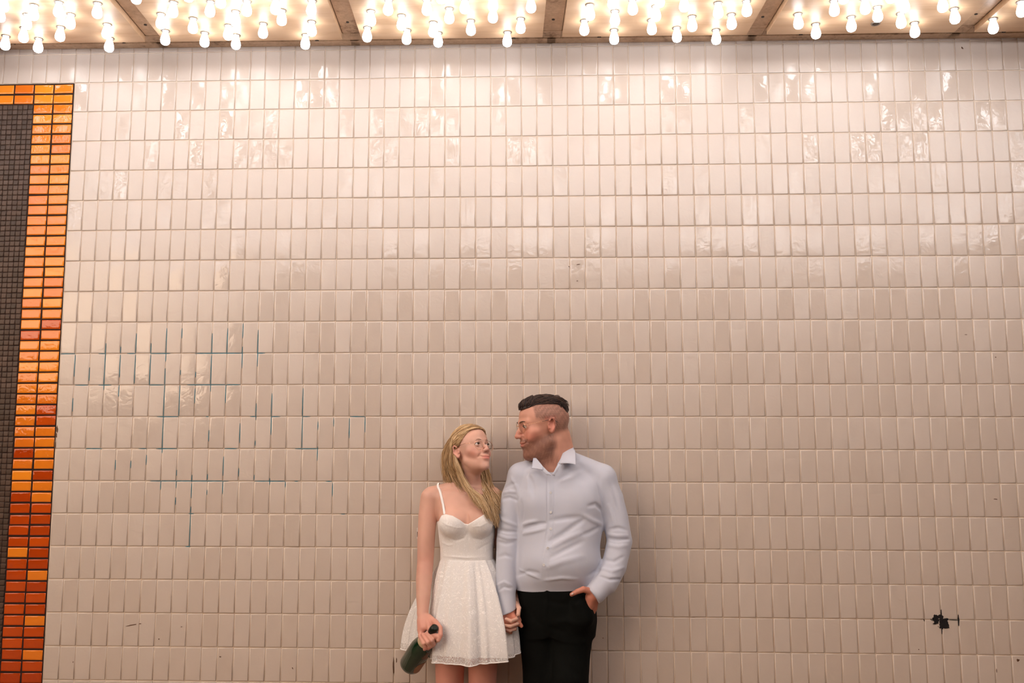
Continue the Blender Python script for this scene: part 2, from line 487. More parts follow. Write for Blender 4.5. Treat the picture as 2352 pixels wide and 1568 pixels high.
U0 = -1.724
beam_u = [U0 + PITCH * k for k in range(-3, 8)]
for k, u in enumerate(beam_u[:-1]):
    cbox('beam', u - 0.040, u + 0.040, CY_END, -0.122, -0.002, 0.004, M_STEEL, ceiling)
    cbox('edge_strip', u - 0.0385 + 0.079, u + PITCH + 0.039, -0.1185, -0.052, -0.002, 0.004, M_STEEL, ceiling)
    cbox('cove_strip', u - 0.0385 + 0.02, u + PITCH + 0.0185, -0.050, -0.0015, -0.005, 0.004, M_STEEL, ceiling)
    cbox('panel', u + 0.0425, u + PITCH - 0.0425, CY_END, -0.118, -0.030, -0.003, M_PANEL, ceiling)
def screw(u, y, dz=-0.004, r=0.0065):
    v, f = lathe_vf([(r, 0), (r, 0.004)], 10)
    c = csk([(u, y, dz)])[0]
    mesh_from('screw', [(a + c[0], b + c[1], d + c[2]) for a, b, d in v], f, M_SCREW, ceiling)
for u in beam_u:
    for y in (-0.225, -0.62, -1.0): screw(u - 0.002, y)
for px, py in [(33, 101), (283, 97), (727, 91), (1180, 85.5), (1377, 83), (1841, 77), (2309, 70.5)]:
    dd = ray(px, py)
    tt = (3.4145 - 0.003 - 0.0066 * CAM[0] - CAM[2]) / (dd[2] + 0.0066 * dd[0]); P = CAM + dd * tt
    screw(P[0] - KB * P[1], P[1] + 0.012, -0.004, 0.0085)

# --- marquee bulbs
M_BULB = mat('lit_bulb', (0.9, 0.9, 0.9), 0.3, emit=BULB_COLOR, estr=BULB_POWER)
M_COLLAR = mat('socket_metal', (0.30, 0.26, 0.22), 0.35, metal=0.8)
bp = [(0.0105, 0.001), (0.0112, -0.008), (0.0125, -0.014), (0.0160, -0.024), (0.0189, -0.034), (0.0200, -0.043), (0.0188, -0.051), (0.0150, -0.0575), (0.0085, -0.0612), (0.002, -0.0622)]
def mk(name, vf, m):
    me = bpy.data.meshes.new(name); me.from_pydata(vf[0], [], vf[1]); me.materials.append(m); smooth_part(me); return me
ME_GLASS = mk('glass_globe', lathe_vf(bp, 16), M_BULB)
FARV, FARF = lathe_vf([(0.0112, 0.0), (0.0125, -0.014), (0.019, -0.034), (0.0195, -0.046), (0.012, -0.058), (0.002, -0.062)], 8)
ME_RING = mk('socket_ring', lathe_vf([(0.0115, -0.001), (0.0150, -0.0035), (0.0178, -0.0035), (0.0185, -0.001), (0.0185, 0.0015), (0.0115, 0.0015)], 20), M_COLLAR)
VIS = [(28,-22),(5,48),(230,35),(398,15),(480,97),(660,22),(185,100),(410,183),(163,190),(40,243),(262,262),(725,165),(742,258),(925,-78),(1088,95),(1118,208),(1172,15),(1305,125),(1383,222),(1423,12),(1493,-50),(1592,78),(1542,173),(1595,238),(1668,8),(1862,-5),(1905,70),(1778,160),(2108,5),(2105,147),(2065,237),(1275,-92)]
VIS = [(x / 2.94, y / 2.94) for x, y in VIS]
VIS += [(760 + x / 2.94, y / 2.94) for x, y in [(390,0),(270,75),(247,187),(478,105),(515,203),(648,0),(692,152),(725,222),(800,58),(905,-10),(945,140),(1095,-28),(1097,53),(1193,218),(1282,127),(1350,-18),(1748,33),(1712,140),(1918,75),(1912,203),(2035,-3),(2195,42),(2165,135),(2220,-55),(2335,188),(745,-80),(1903,-45)]]
VIS += [(1552 + x / 2.94, y / 2.94) for x, y in [(110,112),(285,20),(272,203),(375,98),(478,8),(825,95),(945,163),(1068,5),(1185,115),(1275,-7),(1362,48),(1130,-80),(1520,90),(1612,155),(1450,-85),(1540,-20),(1800,-22),(1880,60),(2143,127),(2330,12),(55,-25)]]
def hit_panel(px, py, off=0.030):
    dd = ray(px, py)
    tt = (3.4145 - off - 0.0066 * CAM[0] - CAM[2]) / (dd[2] + 0.0066 * dd[0]); return CAM + dd * tt
NTH = ['leftmost', 'second', 'third', 'fourth', 'fifth', 'sixth', 'seventh', 'eighth', 'ninth', 'tenth', 'eleventh', 'twelfth', 'thirteenth', 'fourteenth', 'fifteenth', 'sixteenth', 'seventeenth', 'eighteenth', 'nineteenth', 'twentieth', 'twenty-first']
PN = {-1: 'the ceiling panel left of all beams', 0: 'the ceiling panel between first and second beams', 1: 'the ceiling panel between second and third beams', 2: 'the ceiling panel between third and fourth beams', 3: 'the ceiling panel between fourth and fifth beams', 4: 'the ceiling panel right of all beams'}
bypanel = {}
for px, py in VIS:
    P = hit_panel(px, py)
    u = P[0] - KB * P[1]
    bypanel.setdefault(int(math.floor((u - U0) / PITCH)), []).append((px, P))
PAT = [(.079, -.59), (.286, -.605), (.47, -.61), (.66, -.60), (.79, -.62)]
def bulb_at(P, label, group):
    e = empty('light_bulb', P)
    e.rotation_euler = (random.gauss(0, 0.02), random.gauss(0, 0.02), random.random() * 6)
    tag(e, label, 'light bulb', group)
    for nm, me in (('glass_globe', ME_GLASS), ('socket_ring', ME_RING)):
        c = bpy.data.objects.new(nm, me); COL.objects.link(c); c.parent = e
    return e
for k, lst in bypanel.items():
    lst.sort(key=lambda q: q[0])
    for n, (px, P) in enumerate(lst):
        lab = ('lit white bulb, leftmost under ' if n == 0 else 'lit white bulb, %s from left under ' % NTH[n]) + PN.get(k, 'the ceiling')
        bulb_at(P, lab, 'marquee bulbs under the ceiling panels')
# bulbs of the same marquee above and behind the camera's view: they light the wall
far = []
for k in range(-3, 7):
    for row in range(26):
        y0 = -0.69 - 0.135 * row
        for q in range(5):
            u = U0 + PITCH * k + 0.11 + 0.165 * q + (0.08 if row % 2 else 0) + random.uniform(-.03, .03) - 0.03
            y = y0 + random.uniform(-.03, .03)
            x = u + KB * y
            if x < -3.9 or x > 3.5: continue
            far.append(([(a + x, b + y, c + zceil(x) - 0.030) for a, b, c in FARV], FARF))
v, f = join_vf(far)
o = mesh_from('remaining_bulbs', v, f, M_BULB, None, True)
tag(o, 'rows of lit marquee bulbs nearer the viewer, above the frame', 'light bulbs', kind='stuff')
# the one empty socket
P = hit_panel(1552 + 1350 / 2.94, 158 / 2.94)
M_SOCK = mat('empty_socket_dark', (0.10, 0.07, 0.05), 0.5, metal=0.4)
e = empty('bulb_socket', P); tag(e, 'empty dark bulb socket without a bulb, under the fourth panel', 'socket')
mesh_from('socket_ring', *lathe_vf([(0.0115, -0.001), (0.0150, -0.0045), (0.0178, -0.0045), (0.0190, -0.001), (0.0190, 0.0015), (0.0115, 0.0015)], 20), M_COLLAR, e, True)
mesh_from('socket_cup', *lathe_vf([(0.0125, -0.003), (0.0125, 0.0005), (0.0122, 0.0005), (0.0122, -0.0028)], 16), M_SOCK, e, True)

# --- pavement
M_PAVE = mat('pavement', (0.26, 0.185, 0.14), 0.75)
t = NT(M_PAVE)
n1 = t.noise(2.0, 5, 0.7, vec=t.geom_pos()); n2 = t.noise(90, 2, 0.6, vec=t.geom_pos())
t.link(t.ramp(n1.outputs['Fac'], [(0.3, (0.19, 0.13, 0.10)), (0.7, (0.31, 0.225, 0.17))]), t.b.inputs['Base Color'])
t.bump(n2.outputs['Fac'], 0.4, 0.001)
floor = mesh_from('floor', *box_vf(-12, 12, -16, 0.3, -0.12, 0.0), M_PAVE)
tag(floor, 'concrete pavement below the tiled wall', kind='structure')
# ================================================================== ORGANIC MODELLING: signed distance fields -> one continuous mesh
def axis_grid(parts):
    """parts = [(start, stop, step), ...] -> one increasing coordinate array"""
    out = []
    for a, b, s in parts:
        n = max(1, int(round((b - a) / s))); out += list(np.linspace(a, b, n, endpoint=False))
    out.append(parts[-1][1]); return np.array(out, np.float32)
class Field:
    def __init__(s, xs, ys, zs):
        s.x, s.y, s.z = xs, ys, zs
        s.d = np.full((len(xs), len(ys), len(zs)), 0.08, np.float32)
    def sub(s, lo, hi):
        sl = []
        for ax, a, b in zip((s.x, s.y, s.z), lo, hi):
            i, j = np.searchsorted(ax, a), np.searchsorted(ax, b)
            if j <= i: return None
            sl.append(slice(i, j))
        return tuple(sl), s.x[sl[0]][:, None, None], s.y[sl[1]][None, :, None], s.z[sl[2]][None, None, :]
    def apply(s, fn, lo, hi, k, op):
        m = k + 0.03
        r = s.sub(np.asarray(lo) - m, np.asarray(hi) + m)
        if r is None: return
        sl, X, Y, Z = r
        v = fn(X, Y, Z).astype(np.float32); a = s.d[sl]
        if op == 'u':
            h = np.clip(0.5 + 0.5 * (a - v) / k, 0, 1); s.d[sl] = a * (1 - h) + v * h - k * h * (1 - h)
        elif op == 's':                      # smooth subtraction
            v = -v; h = np.clip(0.5 - 0.5 * (a - v) / k, 0, 1); s.d[sl] = a * (1 - h) + v * h + k * h * (1 - h)
    def cone(s, p, q, r1, r2, k=0.01, op='u', flat=None):
        """tapered capsule; flat=(axis, f) squashes it to f of its thickness along axis"""
        p, q = np.asarray(p, float), np.asarray(q, float); ba = q - p; L = max(ba @ ba, 1e-9); R = max(r1, r2)
        if flat is None:
            def fn(X, Y, Z):
                dx, dy, dz = X - p[0], Y - p[1], Z - p[2]
                h = np.clip((dx * ba[0] + dy * ba[1] + dz * ba[2]) / L, 0, 1)
                return np.sqrt((dx - h * ba[0]) ** 2 + (dy - h * ba[1]) ** 2 + (dz - h * ba[2]) ** 2) - (r1 + (r2 - r1) * h)
        else:
            ax = np.asarray(flat[0], float); ax = ax / np.linalg.norm(ax); g = 1 / flat[1] ** 2 - 1
            def fn(X, Y, Z):
                dx, dy, dz = X - p[0], Y - p[1], Z - p[2]
                h = np.clip((dx * ba[0] + dy * ba[1] + dz * ba[2]) / L, 0, 1)
                ex, ey, ez = dx - h * ba[0], dy - h * ba[1], dz - h * ba[2]
                e = ex * ax[0] + ey * ax[1] + ez * ax[2]
                r0 = np.sqrt(ex ** 2 + ey ** 2 + ez ** 2) + 1e-6
                r = np.sqrt(r0 ** 2 + g * e * e); rr = r1 + (r2 - r1) * h
                return (r - rr) * r0 / r
        s.apply(fn, np.minimum(p, q) - R, np.maximum(p, q) + R, k, op)
    def chain(s, pts, k=0.01, flat=None):
        """one limb of constant smoothness: the segments are joined first, then blended into the body"""
        pts = [(np.asarray(p, float), r) for p, r in pts]
        if flat is not None: ax = np.asarray(flat[0], float); ax = ax / np.linalg.norm(ax); g = 1 / flat[1] ** 2 - 1
        def fn(X, Y, Z):
            out = None
            for (p, r1), (q, r2) in zip(pts[:-1], pts[1:]):
                ba = q - p; L = max(ba @ ba, 1e-9); dx, dy, dz = X - p[0], Y - p[1], Z - p[2]
                h = np.clip((dx * ba[0] + dy * ba[1] + dz * ba[2]) / L, 0, 1)
                ex, ey, ez = dx - h * ba[0], dy - h * ba[1], dz - h * ba[2]
                r = np.sqrt(ex ** 2 + ey ** 2 + ez ** 2) + 1e-6; rr = r1 + (r2 - r1) * h
                if flat is None: v = r - rr
                else:
                    e = ex * ax[0] + ey * ax[1] + ez * ax[2]; f = np.sqrt(r * r + g * e * e); v = (f - rr) * r / f
                if out is None: out = v
                else:
                    kk = 0.002; t = np.clip(0.5 + 0.5 * (out - v) / kk, 0, 1); out = out * (1 - t) + v * t - kk * t * (1 - t)
            return out
        R = max(r for _, r in pts); P = np.array([p for p, _ in pts])
        s.apply(fn, P.min(0) - R, P.max(0) + R, k, 'u')
    def ell(s, c, r, k=0.01, op='u', M=None):
        """ellipsoid; M = 3x3 whose columns are its axes"""
        c = np.asarray(c, float); M = np.eye(3) if M is None else np.asarray(M); R = max(r)
        def fn(X, Y, Z):
            dx, dy, dz = X - c[0], Y - c[1], Z - c[2]
            u = [(dx * M[0, i] + dy * M[1, i] + dz * M[2, i]) for i in range(3)]
            k0 = np.sqrt(sum((u[i] / r[i]) ** 2 for i in range(3))) + 1e-9
            k1 = np.sqrt(sum((u[i] / r[i] ** 2) ** 2 for i in range(3))) + 1e-9
            return k0 * (k0 - 1) / k1
        s.apply(fn, c - R, c + R, k, op)
    def loft(s, st, k=0.02, n=2.3, op='u'):
        """vertical body of elliptic sections st = [(z, cx, cy, a, b), ...] by rising z"""
        st = np.array(sorted(st), float)
        zf = s.z.astype(float); P = [np.interp(zf, st[:, 0], st[:, i]) for i in range(1, 5)]
        ker = np.ones(9) / 9
        if len(zf) > 40:
            P = [np.convolve(np.pad(p, 4, mode='edge'), ker, 'valid') for p in P]
        z0, z1 = st[0, 0], st[-1, 0]
        A = st[:, 3].max(); B = st[:, 4].max()
        lo = (st[:, 1].min() - A, st[:, 2].min() - B, z0); hi = (st[:, 1].max() + A, st[:, 2].max() + B, z1)
        m = k + 0.03; r = s.sub(np.array(lo) - m, np.array(hi) + m)
        kz = r[0][2]; cx, cy, a, b = [p[kz][None, None, :] for p in P]
        def fn(X, Y, Z):
            dx, dy = X - cx, Y - cy
            rho = ((np.abs(dx) / a) ** n + (np.abs(dy) / b) ** n) ** (1 / n) + 1e-6
            R = np.sqrt(dx * dx + dy * dy)
            d = np.where(rho > 0.05, R - R / rho, -np.minimum(a, b) + R)
            return np.maximum(d, np.maximum(Z - z1, z0 - Z))
        s.apply(fn, lo, hi, k, op)
    def sample(s, P):
        i = np.clip(np.searchsorted(s.x, P[..., 0]), 0, len(s.x) - 1)
        j = np.clip(np.searchsorted(s.y, P[..., 1]), 0, len(s.y) - 1)
        k = np.clip(np.searchsorted(s.z, P[..., 2]), 0, len(s.z) - 1)
        return s.d[i, j, k]
    def front(s, px, py, y0=-0.62):
        """first surface point met by the line of sight through (px, py); None when it misses"""
        Y = np.arange(y0, 0.0, 0.0015); d = ray(px, py)
        P = CAM + d[None, :] * ((Y - CAM[1]) / d[1])[:, None]
        v = s.sample(P); h = np.where(v < 0)[0]
        return P[h[0]] if len(h) else None
    def crease(s, pix, amp, w):
        """soft fold along a line seen on the surface; amp>0 ridge, <0 groove; w = half width"""
        pts = []
        for (ax, ay), (bx, by) in zip(pix[:-1], pix[1:]):
            for t in np.linspace(0, 1, 8, endpoint=False):
                p = s.front(ax + (bx - ax) * t, ay + (by - ay) * t)
                if p is not None: pts.append(p)
        if len(pts) < 3: return
        pts = np.array(pts)
        pts[:, 1] = np.convolve(np.pad(pts[:, 1], 2, mode='edge'), np.ones(5) / 5, 'valid')
        lo, hi = pts.min(0) - 3 * w, pts.max(0) + 3 * w
        r = s.sub(lo, hi)
        if r is None: return
        sl, X, Y, Z = r
        best = np.full(s.d[sl].shape, 1.0, np.float32); N = len(pts); am = np.zeros_like(best)
        for i in range(N - 1):
            p, q = pts[i], pts[i + 1]; ba = q - p; L = ba @ ba + 1e-9
            dx, dy, dz = X - p[0], Y - p[1], Z - p[2]
            h = np.clip((dx * ba[0] + dy * ba[1] + dz * ba[2]) / L, 0, 1)
            dd = np.sqrt((dx - h * ba[0]) ** 2 + (dy - h * ba[1]) ** 2 + (dz - h * ba[2]) ** 2)
            t = (i + h) / (N - 1); e = np.sin(np.pi * np.clip(t * 0.92 + 0.04, 0, 1)) ** 0.7
            m = dd < best; best = np.where(m, dd, best); am = np.where(m, e, am)
        s.d[sl] -= (amp * am * np.exp(-(best / w) ** 2)).astype(np.float32)
    def mesh(s):
        """naive surface nets: vertices and quads of the zero level"""
        d = s.d; ins = d < 0
        c = [ins[a:ins.shape[0] - 1 + a, b:ins.shape[1] - 1 + b, e:ins.shape[2] - 1 + e] for a in (0, 1) for b in (0, 1) for e in (0, 1)]
        al = c[0].copy(); an = c[0].copy()
        for q in c[1:]: al &= q; an |= q
        act = an & ~al
        I = np.argwhere(act); idx = np.full(act.shape, -1, np.int32); idx[tuple(I.T)] = np.arange(len(I))
        co = [(a, b, e) for a in (0, 1) for b in (0, 1) for e in (0, 1)]
        V = {o: d[I[:, 0] + o[0], I[:, 1] + o[1], I[:, 2] + o[2]].astype(np.float64) for o in co}
        acc = np.zeros((len(I), 3)); cnt = np.zeros(len(I))
        for o in co:
            for ax in range(3):
                if o[ax]: continue
                p = list(o); p[ax] = 1; p = tuple(p)
                a, b = V[o], V[p]; m = (a < 0) != (b < 0)
                t = np.where(m, a / np.where(m, a - b, 1), 0)
                f = np.tile(np.array(o, float), (len(I), 1)); f[:, ax] = t
                acc += f * m[:, None]; cnt += m
        f = acc / cnt[:, None]
        P = np.empty((len(I), 3))
        for ax, g in enumerate((s.x, s.y, s.z)):
            i = I[:, ax]; P[:, ax] = g[i] + (g[i + 1] - g[i]) * f[:, ax]
        quads = []
        for ax in range(3):
            u, v = (ax + 1) % 3, (ax + 2) % 3
            a = [slice(1, n - 1) for n in d.shape]; b = [slice(1, n - 1) for n in d.shape]
            a[ax] = slice(0, d.shape[ax] - 1); b[ax] = slice(1, d.shape[ax])
            A, B = ins[tuple(a)], ins[tuple(b)]
            E = np.argwhere(A != B)
            if not len(E): continue
            flip = A[tuple(E.T)]
            E = E + np.array([0 if q == ax else 1 for q in range(3)])
            def at(du, dv):
                q = E.copy(); q[:, u] -= du; q[:, v] -= dv; return idx[tuple(q.T)]
            Q = np.stack([at(1, 1), at(0, 1), at(0, 0), at(1, 0)], 1)
            Q[~flip] = Q[~flip][:, ::-1]
            quads.append(Q)
        return P, np.concatenate(quads)
def fast_mesh(name, P, Q, m=None, parent=None, color=None, smooth_it=0):
    """build a mesh from numpy arrays quickly"""
    for _ in range(smooth_it):
        acc = np.zeros_like(P); cnt = np.zeros(len(P))
        for i in range(4):
            a, b = Q[:, i], Q[:, (i + 1) % 4]
            for ax in range(3):
                acc[:, ax] += np.bincount(a, P[b, ax], len(P)) + np.bincount(b, P[a, ax], len(P))
            cnt += np.bincount(a, minlength=len(P)) + np.bincount(b, minlength=len(P))
        P = P * 0.5 + 0.5 * acc / np.maximum(cnt, 1)[:, None]
    me = bpy.data.meshes.new(name)
    me.vertices.add(len(P)); me.vertices.foreach_set('co', P.astype(np.float32).ravel())
    me.loops.add(len(Q) * 4); me.loops.foreach_set('vertex_index', Q.astype(np.int32).ravel())
    me.polygons.add(len(Q)); me.polygons.foreach_set('loop_start', np.arange(0, len(Q) * 4, 4, dtype=np.int32))
    me.polygons.foreach_set('use_smooth', np.ones(len(Q), bool))
    me.update(calc_edges=True); me.validate()
    if color is not None:
        c = np.ones((len(P), 4), np.float32); c[:, :3] = color(P)
        at = me.color_attributes.new('Col', 'FLOAT_COLOR', 'POINT'); at.data.foreach_set('color', c.ravel())
    return link_mesh(name, me, m, parent)
def spline(pts, n, closed=False):
    """Catmull-Rom through pts"""
    P = np.array(pts, float); N = len(P); out = []
    segs = N if closed else N - 1
    for i in range(segs):
        g = lambda j: P[j % N] if closed else P[min(max(j, 0), N - 1)]
        a, b, c, d = g(i - 1), g(i), g(i + 1), g(i + 2)
        for t in np.linspace(0, 1, n, endpoint=False):
            out.append(0.5 * (2 * b + (c - a) * t + (2 * a - 5 * b + 4 * c - d) * t * t + (3 * b - a - 3 * c + d) * t ** 3))
    if not closed: out.append(P[-1])
    return np.array(out)
def fnoise(P, s, seed=0):
    """cheap smooth 3-D noise in 0..1"""
    q = P * s; r = np.random.default_rng(seed); v = np.zeros(len(P)); w = 0
    for o in range(4):
        for _ in range(3):
            k = r.normal(size=3); k /= np.linalg.norm(k); ph = r.uniform(0, 6.28)
            v += np.sin(q @ k * (1.7 ** o) * 6.28 + ph) * 0.7 ** o; w += 0.7 ** o
    return np.clip(0.5 + v / w * 1.2, 0, 1)
# ================================================================== HEADS
def frame(fwd, up=(0, 0, 1)):
    """columns: person's right, forward, up"""
    f = np.array(fwd, float); f /= np.linalg.norm(f); u = np.array(up, float)
    r = np.cross(f, u); r /= np.linalg.norm(r); u = np.cross(r, f)
    return np.stack([r, f, u], 1)
def build_head(F_, c, M, s, male, smile=1.0):
    """c centre, M frame, s scale; all shapes in head units of metres for a 0.235 m head"""
    L = lambda x, y, z: c + M @ (np.array((x, y, z)) * s)
    def E(x, y, z, rx, ry, rz, k=0.012, op='u', tilt=0.0):
        R = M
        if tilt: a, b = math.cos(tilt), math.sin(tilt); R = M @ np.array([[1, 0, 0], [0, a, -b], [0, b, a]])
        F_.ell(L(x, y, z), (rx * s, ry * s, rz * s), k * s, op, R)
    def C(p, q, r1, r2, k=0.012, op='u'): F_.cone(L(*p), L(*q), r1 * s, r2 * s, k * s, op)
    E(0, -.014, .026, .0755, .098, .082, .02)
    E(0, .010, .040, .066, .082, .066, .02)
    if not male: E(0, .012, .046, .060, .073, .061, .03)
    if male:
        E(0, .032, -.040, .058, .060, .082, .03); E(0, .024, -.080, .050, .056, .040, .03)
    else:
        E(0, .034, -.034, .051, .056, .070, .028); E(0, .030, -.072, .034, .046, .030, .028)
    for q in (-1, 1):
        if male: C((q * .052, -.004, -.068), (q * .022, .066, -.110), .017, .014, .028)   # jaw
        else: C((q * .043, .004, -.052), (q * .012, .066, -.097), .010, .010, .026)
        E(q * (.045 if male else .042), .056, -.022, .021, .021, .018, .022)              # cheekbone
        E(q * (.037 if male else .033), .070, -.040, .018 if male else .015, .017 if male else .0155, .017 if male else .014, .018)   # smiling cheek
        C((q * .010, .089, .021), (q * .041, .073, .021), .0085 if male else .006, .007 if male else .006, .016)      # brow
        E(q * .035, .106, .002, .022, .024, .014, .010, 's')                              # socket
        E(q * .031, .0785, .003, .0142, .0142, .0138, .005)                               # lids around the eyeball
        E(q * .0325, .0925, .0022, .0150, .0125, .0046 if male else .0041, .002, 's')                        # opening
    E(0, .078 if male else .076, -.111 if male else -.102, .021 if male else .017, .0185 if male else .016, .019 if male else .0145, .016)                          # chin
    E(0, .070 if male else .069, -.062, .034 if male else .027, .028, .030 if male else .027, .022)                                             # muzzle
    hook = .004 if male else -.002
    C((0, .088, .014), (0, .104, -.016), .0068 if male else .0055, .0078 if male else .006, .012)
    C((0, .104, -.016), (0, .1105 + hook * .5, -.031), .0076 if male else .006, .0105 if male else .0088, .010)
    for q in (-1, 1):
        E(q * .0125, .0985, -.0345, .0085, .0115, .0075, .007)
        E(q * .0070, .105, -.0425, .0040, .0055, .0030, .003, 's')
    w = 1.12 if male else .90
    E(0, .0905, -.0590, .024 * w, .0110, .0055, .006)
    E(0, .0895, -.0705, .021 * w, .0110, .0062, .006)
    for q in (-1, 1):
        C((q * .001, .1035, -.0655), (q * .018, .0975, -.0640), .0018 if not male else .0024, .0016 if not male else .0026, .003, 's')
        C((q * .018, .0975, -.0640), (q * .029 * w, .086, -.0585), .0017, .0022, .004, 's')
        C((q * .019, .0985, -.036), (q * .036, .080, -.060), .0022 if male else .0012, .0025 if male else .0013, .008, 's')     # crease from nose to mouth corner
    E(0, .098, -.0835, .016, .006, .004, .008, 's')
    for q in (-1, 1):                                                                     # ears
        x = q * .0765
        E(x, -.012, -.006, .0060, .0165, .0300, .006, tilt=0.22)
        C((x + q * .004, .004, -.014), (x + q * .008, -.002, .016), .0034, .0036, .004)
        C((x + q * .008, -.002, .016), (x + q * .0095, -.010, .0255), .0036, .0036, .004)
        C((x + q * .0095, -.010, .0255), (x + q * .011, -.019, .0215), .0036, .0038, .004)
        C((x + q * .011, -.019, .0215), (x + q * .009, -.024, -.006), .0038, .0032, .004)
        C((x + q * .009, -.024, -.006), (x + q * .004, -.008, -.030), .0032, .0050, .005)
        E(x + q * .0065, -.008, .004, .0046, .0095, .0170, .004, 's', tilt=0.22)
        E(x + q * .0055, -.001, -.004, .0045, .0050, .0070, .003, 's')
    return L
def head_local(P, c, M, s): return (P - c) @ M / s

def eye_parts(parent, L, M, s, gaze, iris):
    m_w = mat('eye_white', (0.72, 0.66, 0.62), 0.15); m_i = mat('iris', iris, 0.12); m_p = mat('pupil', (0.004, 0.003, 0.003), 0.1)
    for q in (-1, 1):
        prof = []; R = 0.0124 * s
        for a in np.linspace(0.02, math.pi - 0.02, 14): prof.append((R * math.sin(a), R * math.cos(a)))
        v, f = lathe_vf(prof, 16)
        c = L(q * .031, .0785, .003); G = frame(gaze)
        T = np.stack([G[:, 0], -G[:, 2], G[:, 1]], 1)           # lathe z axis -> gaze
        vv = np.array(v) @ T.T + c
        o = mesh_from('eye', vv, f, None, parent, True)
        for m in (m_w, m_i, m_p): o.data.materials.append(m)
        for p in o.data.polygons:
            cc = np.mean([np.array(v[i]) for i in p.vertices], 0); ang = math.acos(max(-1, min(1, cc[2] / np.linalg.norm(cc))))
            p.material_index = 2 if ang < 0.26 else 1 if ang < 0.60 else 0
def brow_and_lash(parent, F_, L, M, s, m, thick, lash=None):
    for q in (-1, 1):
        pts = [L(q * x, y, z) for x, y, z in ((.010, .0965, .0185), (.020, .0965, .0225), (.032, .0905, .0245), (.044, .0775, .0205))]
        pts = spline(pts, 4); r = np.interp(np.linspace(0, 1, len(pts)), [0, .3, 1], [thick * .8, thick, thick * .35]) * s
        v, f = tube_vf(pts, r, 6, 0.5); mesh_from('eyebrow', v, f, m, parent, True)
        if lash is not None:
            pts = spline([L(q * x, y, z) for x, y, z in ((.0180, .0875, .0040), (.025, .0925, .0076), (.034, .0925, .0082), (.0455, .0845, .0055))], 4)
            v, f = tube_vf(pts, 0.0011 * s, 5); mesh_from('eyelash', v, f, lash, parent, True)
def glasses(parent, L, M, s, rim_r, half_w, half_h, metal, tipm, lens_m, drop=0.0, ty=0.104, lab=None):
    """round wire glasses resting on the nose: rims, bridge, temples with dark ear tips; lenses as sub-parts"""
    parts = []; cen = {}
    def put(x, y, z): return L(x, y, z)
    for q in (-1, 1):
        cx, cz = q * .034, -.004 + drop
        ring = []
        for a in np.linspace(0, 2 * math.pi, 29):
            ex, ez = half_w * math.cos(a), half_h * math.sin(a)
            ring.append(put(cx + ex, ty - 0.25 * (abs(cx + ex) - .012) * 1.0, cz + ez))
        parts.append(tube_vf(ring, rim_r * s, 6)); cen[q] = ring
        hinge = put(q * (.034 + half_w), ty - 0.25 * (.034 + half_w - .012), cz + half_h * .35)
        h2 = put(q * .068, ty - .022, cz + half_h * .45)
        ear = put(q * .0815, .006, .018)
        parts.append(tube_vf([hinge, h2, put(q * .0765, .055, .0135), put(q * .0815, .018, .017)], rim_r * s, 6))
        tipv = tube_vf([put(q * .0805, .028, .0158), ear, put(q * .0835, -.018, .019), put(q * .0825, -.034, .006)], [rim_r * s * 1.1, rim_r * s * 1.7, rim_r * s * 1.7, rim_r * s * 1.4], 6)
        mesh_from('temple_tip', *tipv, tipm, None, True); tip = bpy.context.scene.objects[-1] if False else None
        parts.append(None)
    br = spline([put(-.034 + half_w, ty - .002, .002 + drop), put(-.006, ty + .004, .0055 + drop), put(.006, ty + .004, .0055 + drop), put(.034 - half_w, ty - .002, .002 + drop)], 5)
    parts = [p for p in parts if p is not None] + [tube_vf(br, rim_r * s, 6)]
    v, f = join_vf(parts)
    g = mesh_from('eyeglasses', v, f, metal, parent, True)
    if lab: g['label'] = lab
    for o in [o for o in COL.objects if o.name.startswith('temple_tip') and o.parent is None]: o.parent = g
    for q in (-1, 1):
        r = cen[q][:-1]; n = len(r); c = sum(r) / n
        off = M[:, 1] * 0.0004
        vv = [c + off] + [p + off for p in r] + [c - off] + [p - off for p in r]
        ff = [(0, 1 + k, 1 + (k + 1) % n) for k in range(n)] + [(n + 1, n + 2 + (k + 1) % n, n + 2 + k) for k in range(n)] + [(1 + k, n + 2 + k, n + 2 + (k + 1) % n, 1 + (k + 1) % n) for k in range(n)]
        mesh_from('lens', vv, ff, lens_m, g)
    return g
def strand_mesh(name, strands, m, parent, sides=5):
    """strands = [(points, radii)] joined into one hair mesh"""
    V, Fc = [], []
    for pts, r in strands:
        v, f = tube_vf(pts, r, sides); k = len(V); V += list(v); Fc += [tuple(i + k for i in q) for q in f]
    o = mesh_from(name, V, Fc, m, parent, True); return o
def hair_material(name, dark, mid, light, rough=0.42):
    m = mat(name, mid, rough, spec=0.5); t = NT(m); g = t.new('ShaderNodeNewGeometry')
    n = t.noise(45, 2, 0.6, vec=t.geom_pos())
    k = t.math('ADD', t.math('MULTIPLY', g.outputs['Random Per Island'], 0.75), t.math('MULTIPLY', n.outputs['Fac'], 0.3))
    t.link(t.ramp(k, [(0.1, dark), (0.5, mid), (0.95, light)]), t.b.inputs['Base Color']); return m
def skin_material(name, rough=0.48, sub=0.12):
    m = mat(name, (0.7, 0.45, 0.35), rough, spec=0.4, sub=sub, subc=(1.0, 0.3, 0.15)); t = NT(m)
    a = t.new('ShaderNodeVertexColor', layer_name='Col'); t.link(a.outputs[0], t.b.inputs['Base Color'])
    n = t.noise(420, 2, 0.6, vec=t.geom_pos()); t.bump(n.outputs['Fac'], 0.15, 0.0006); return m
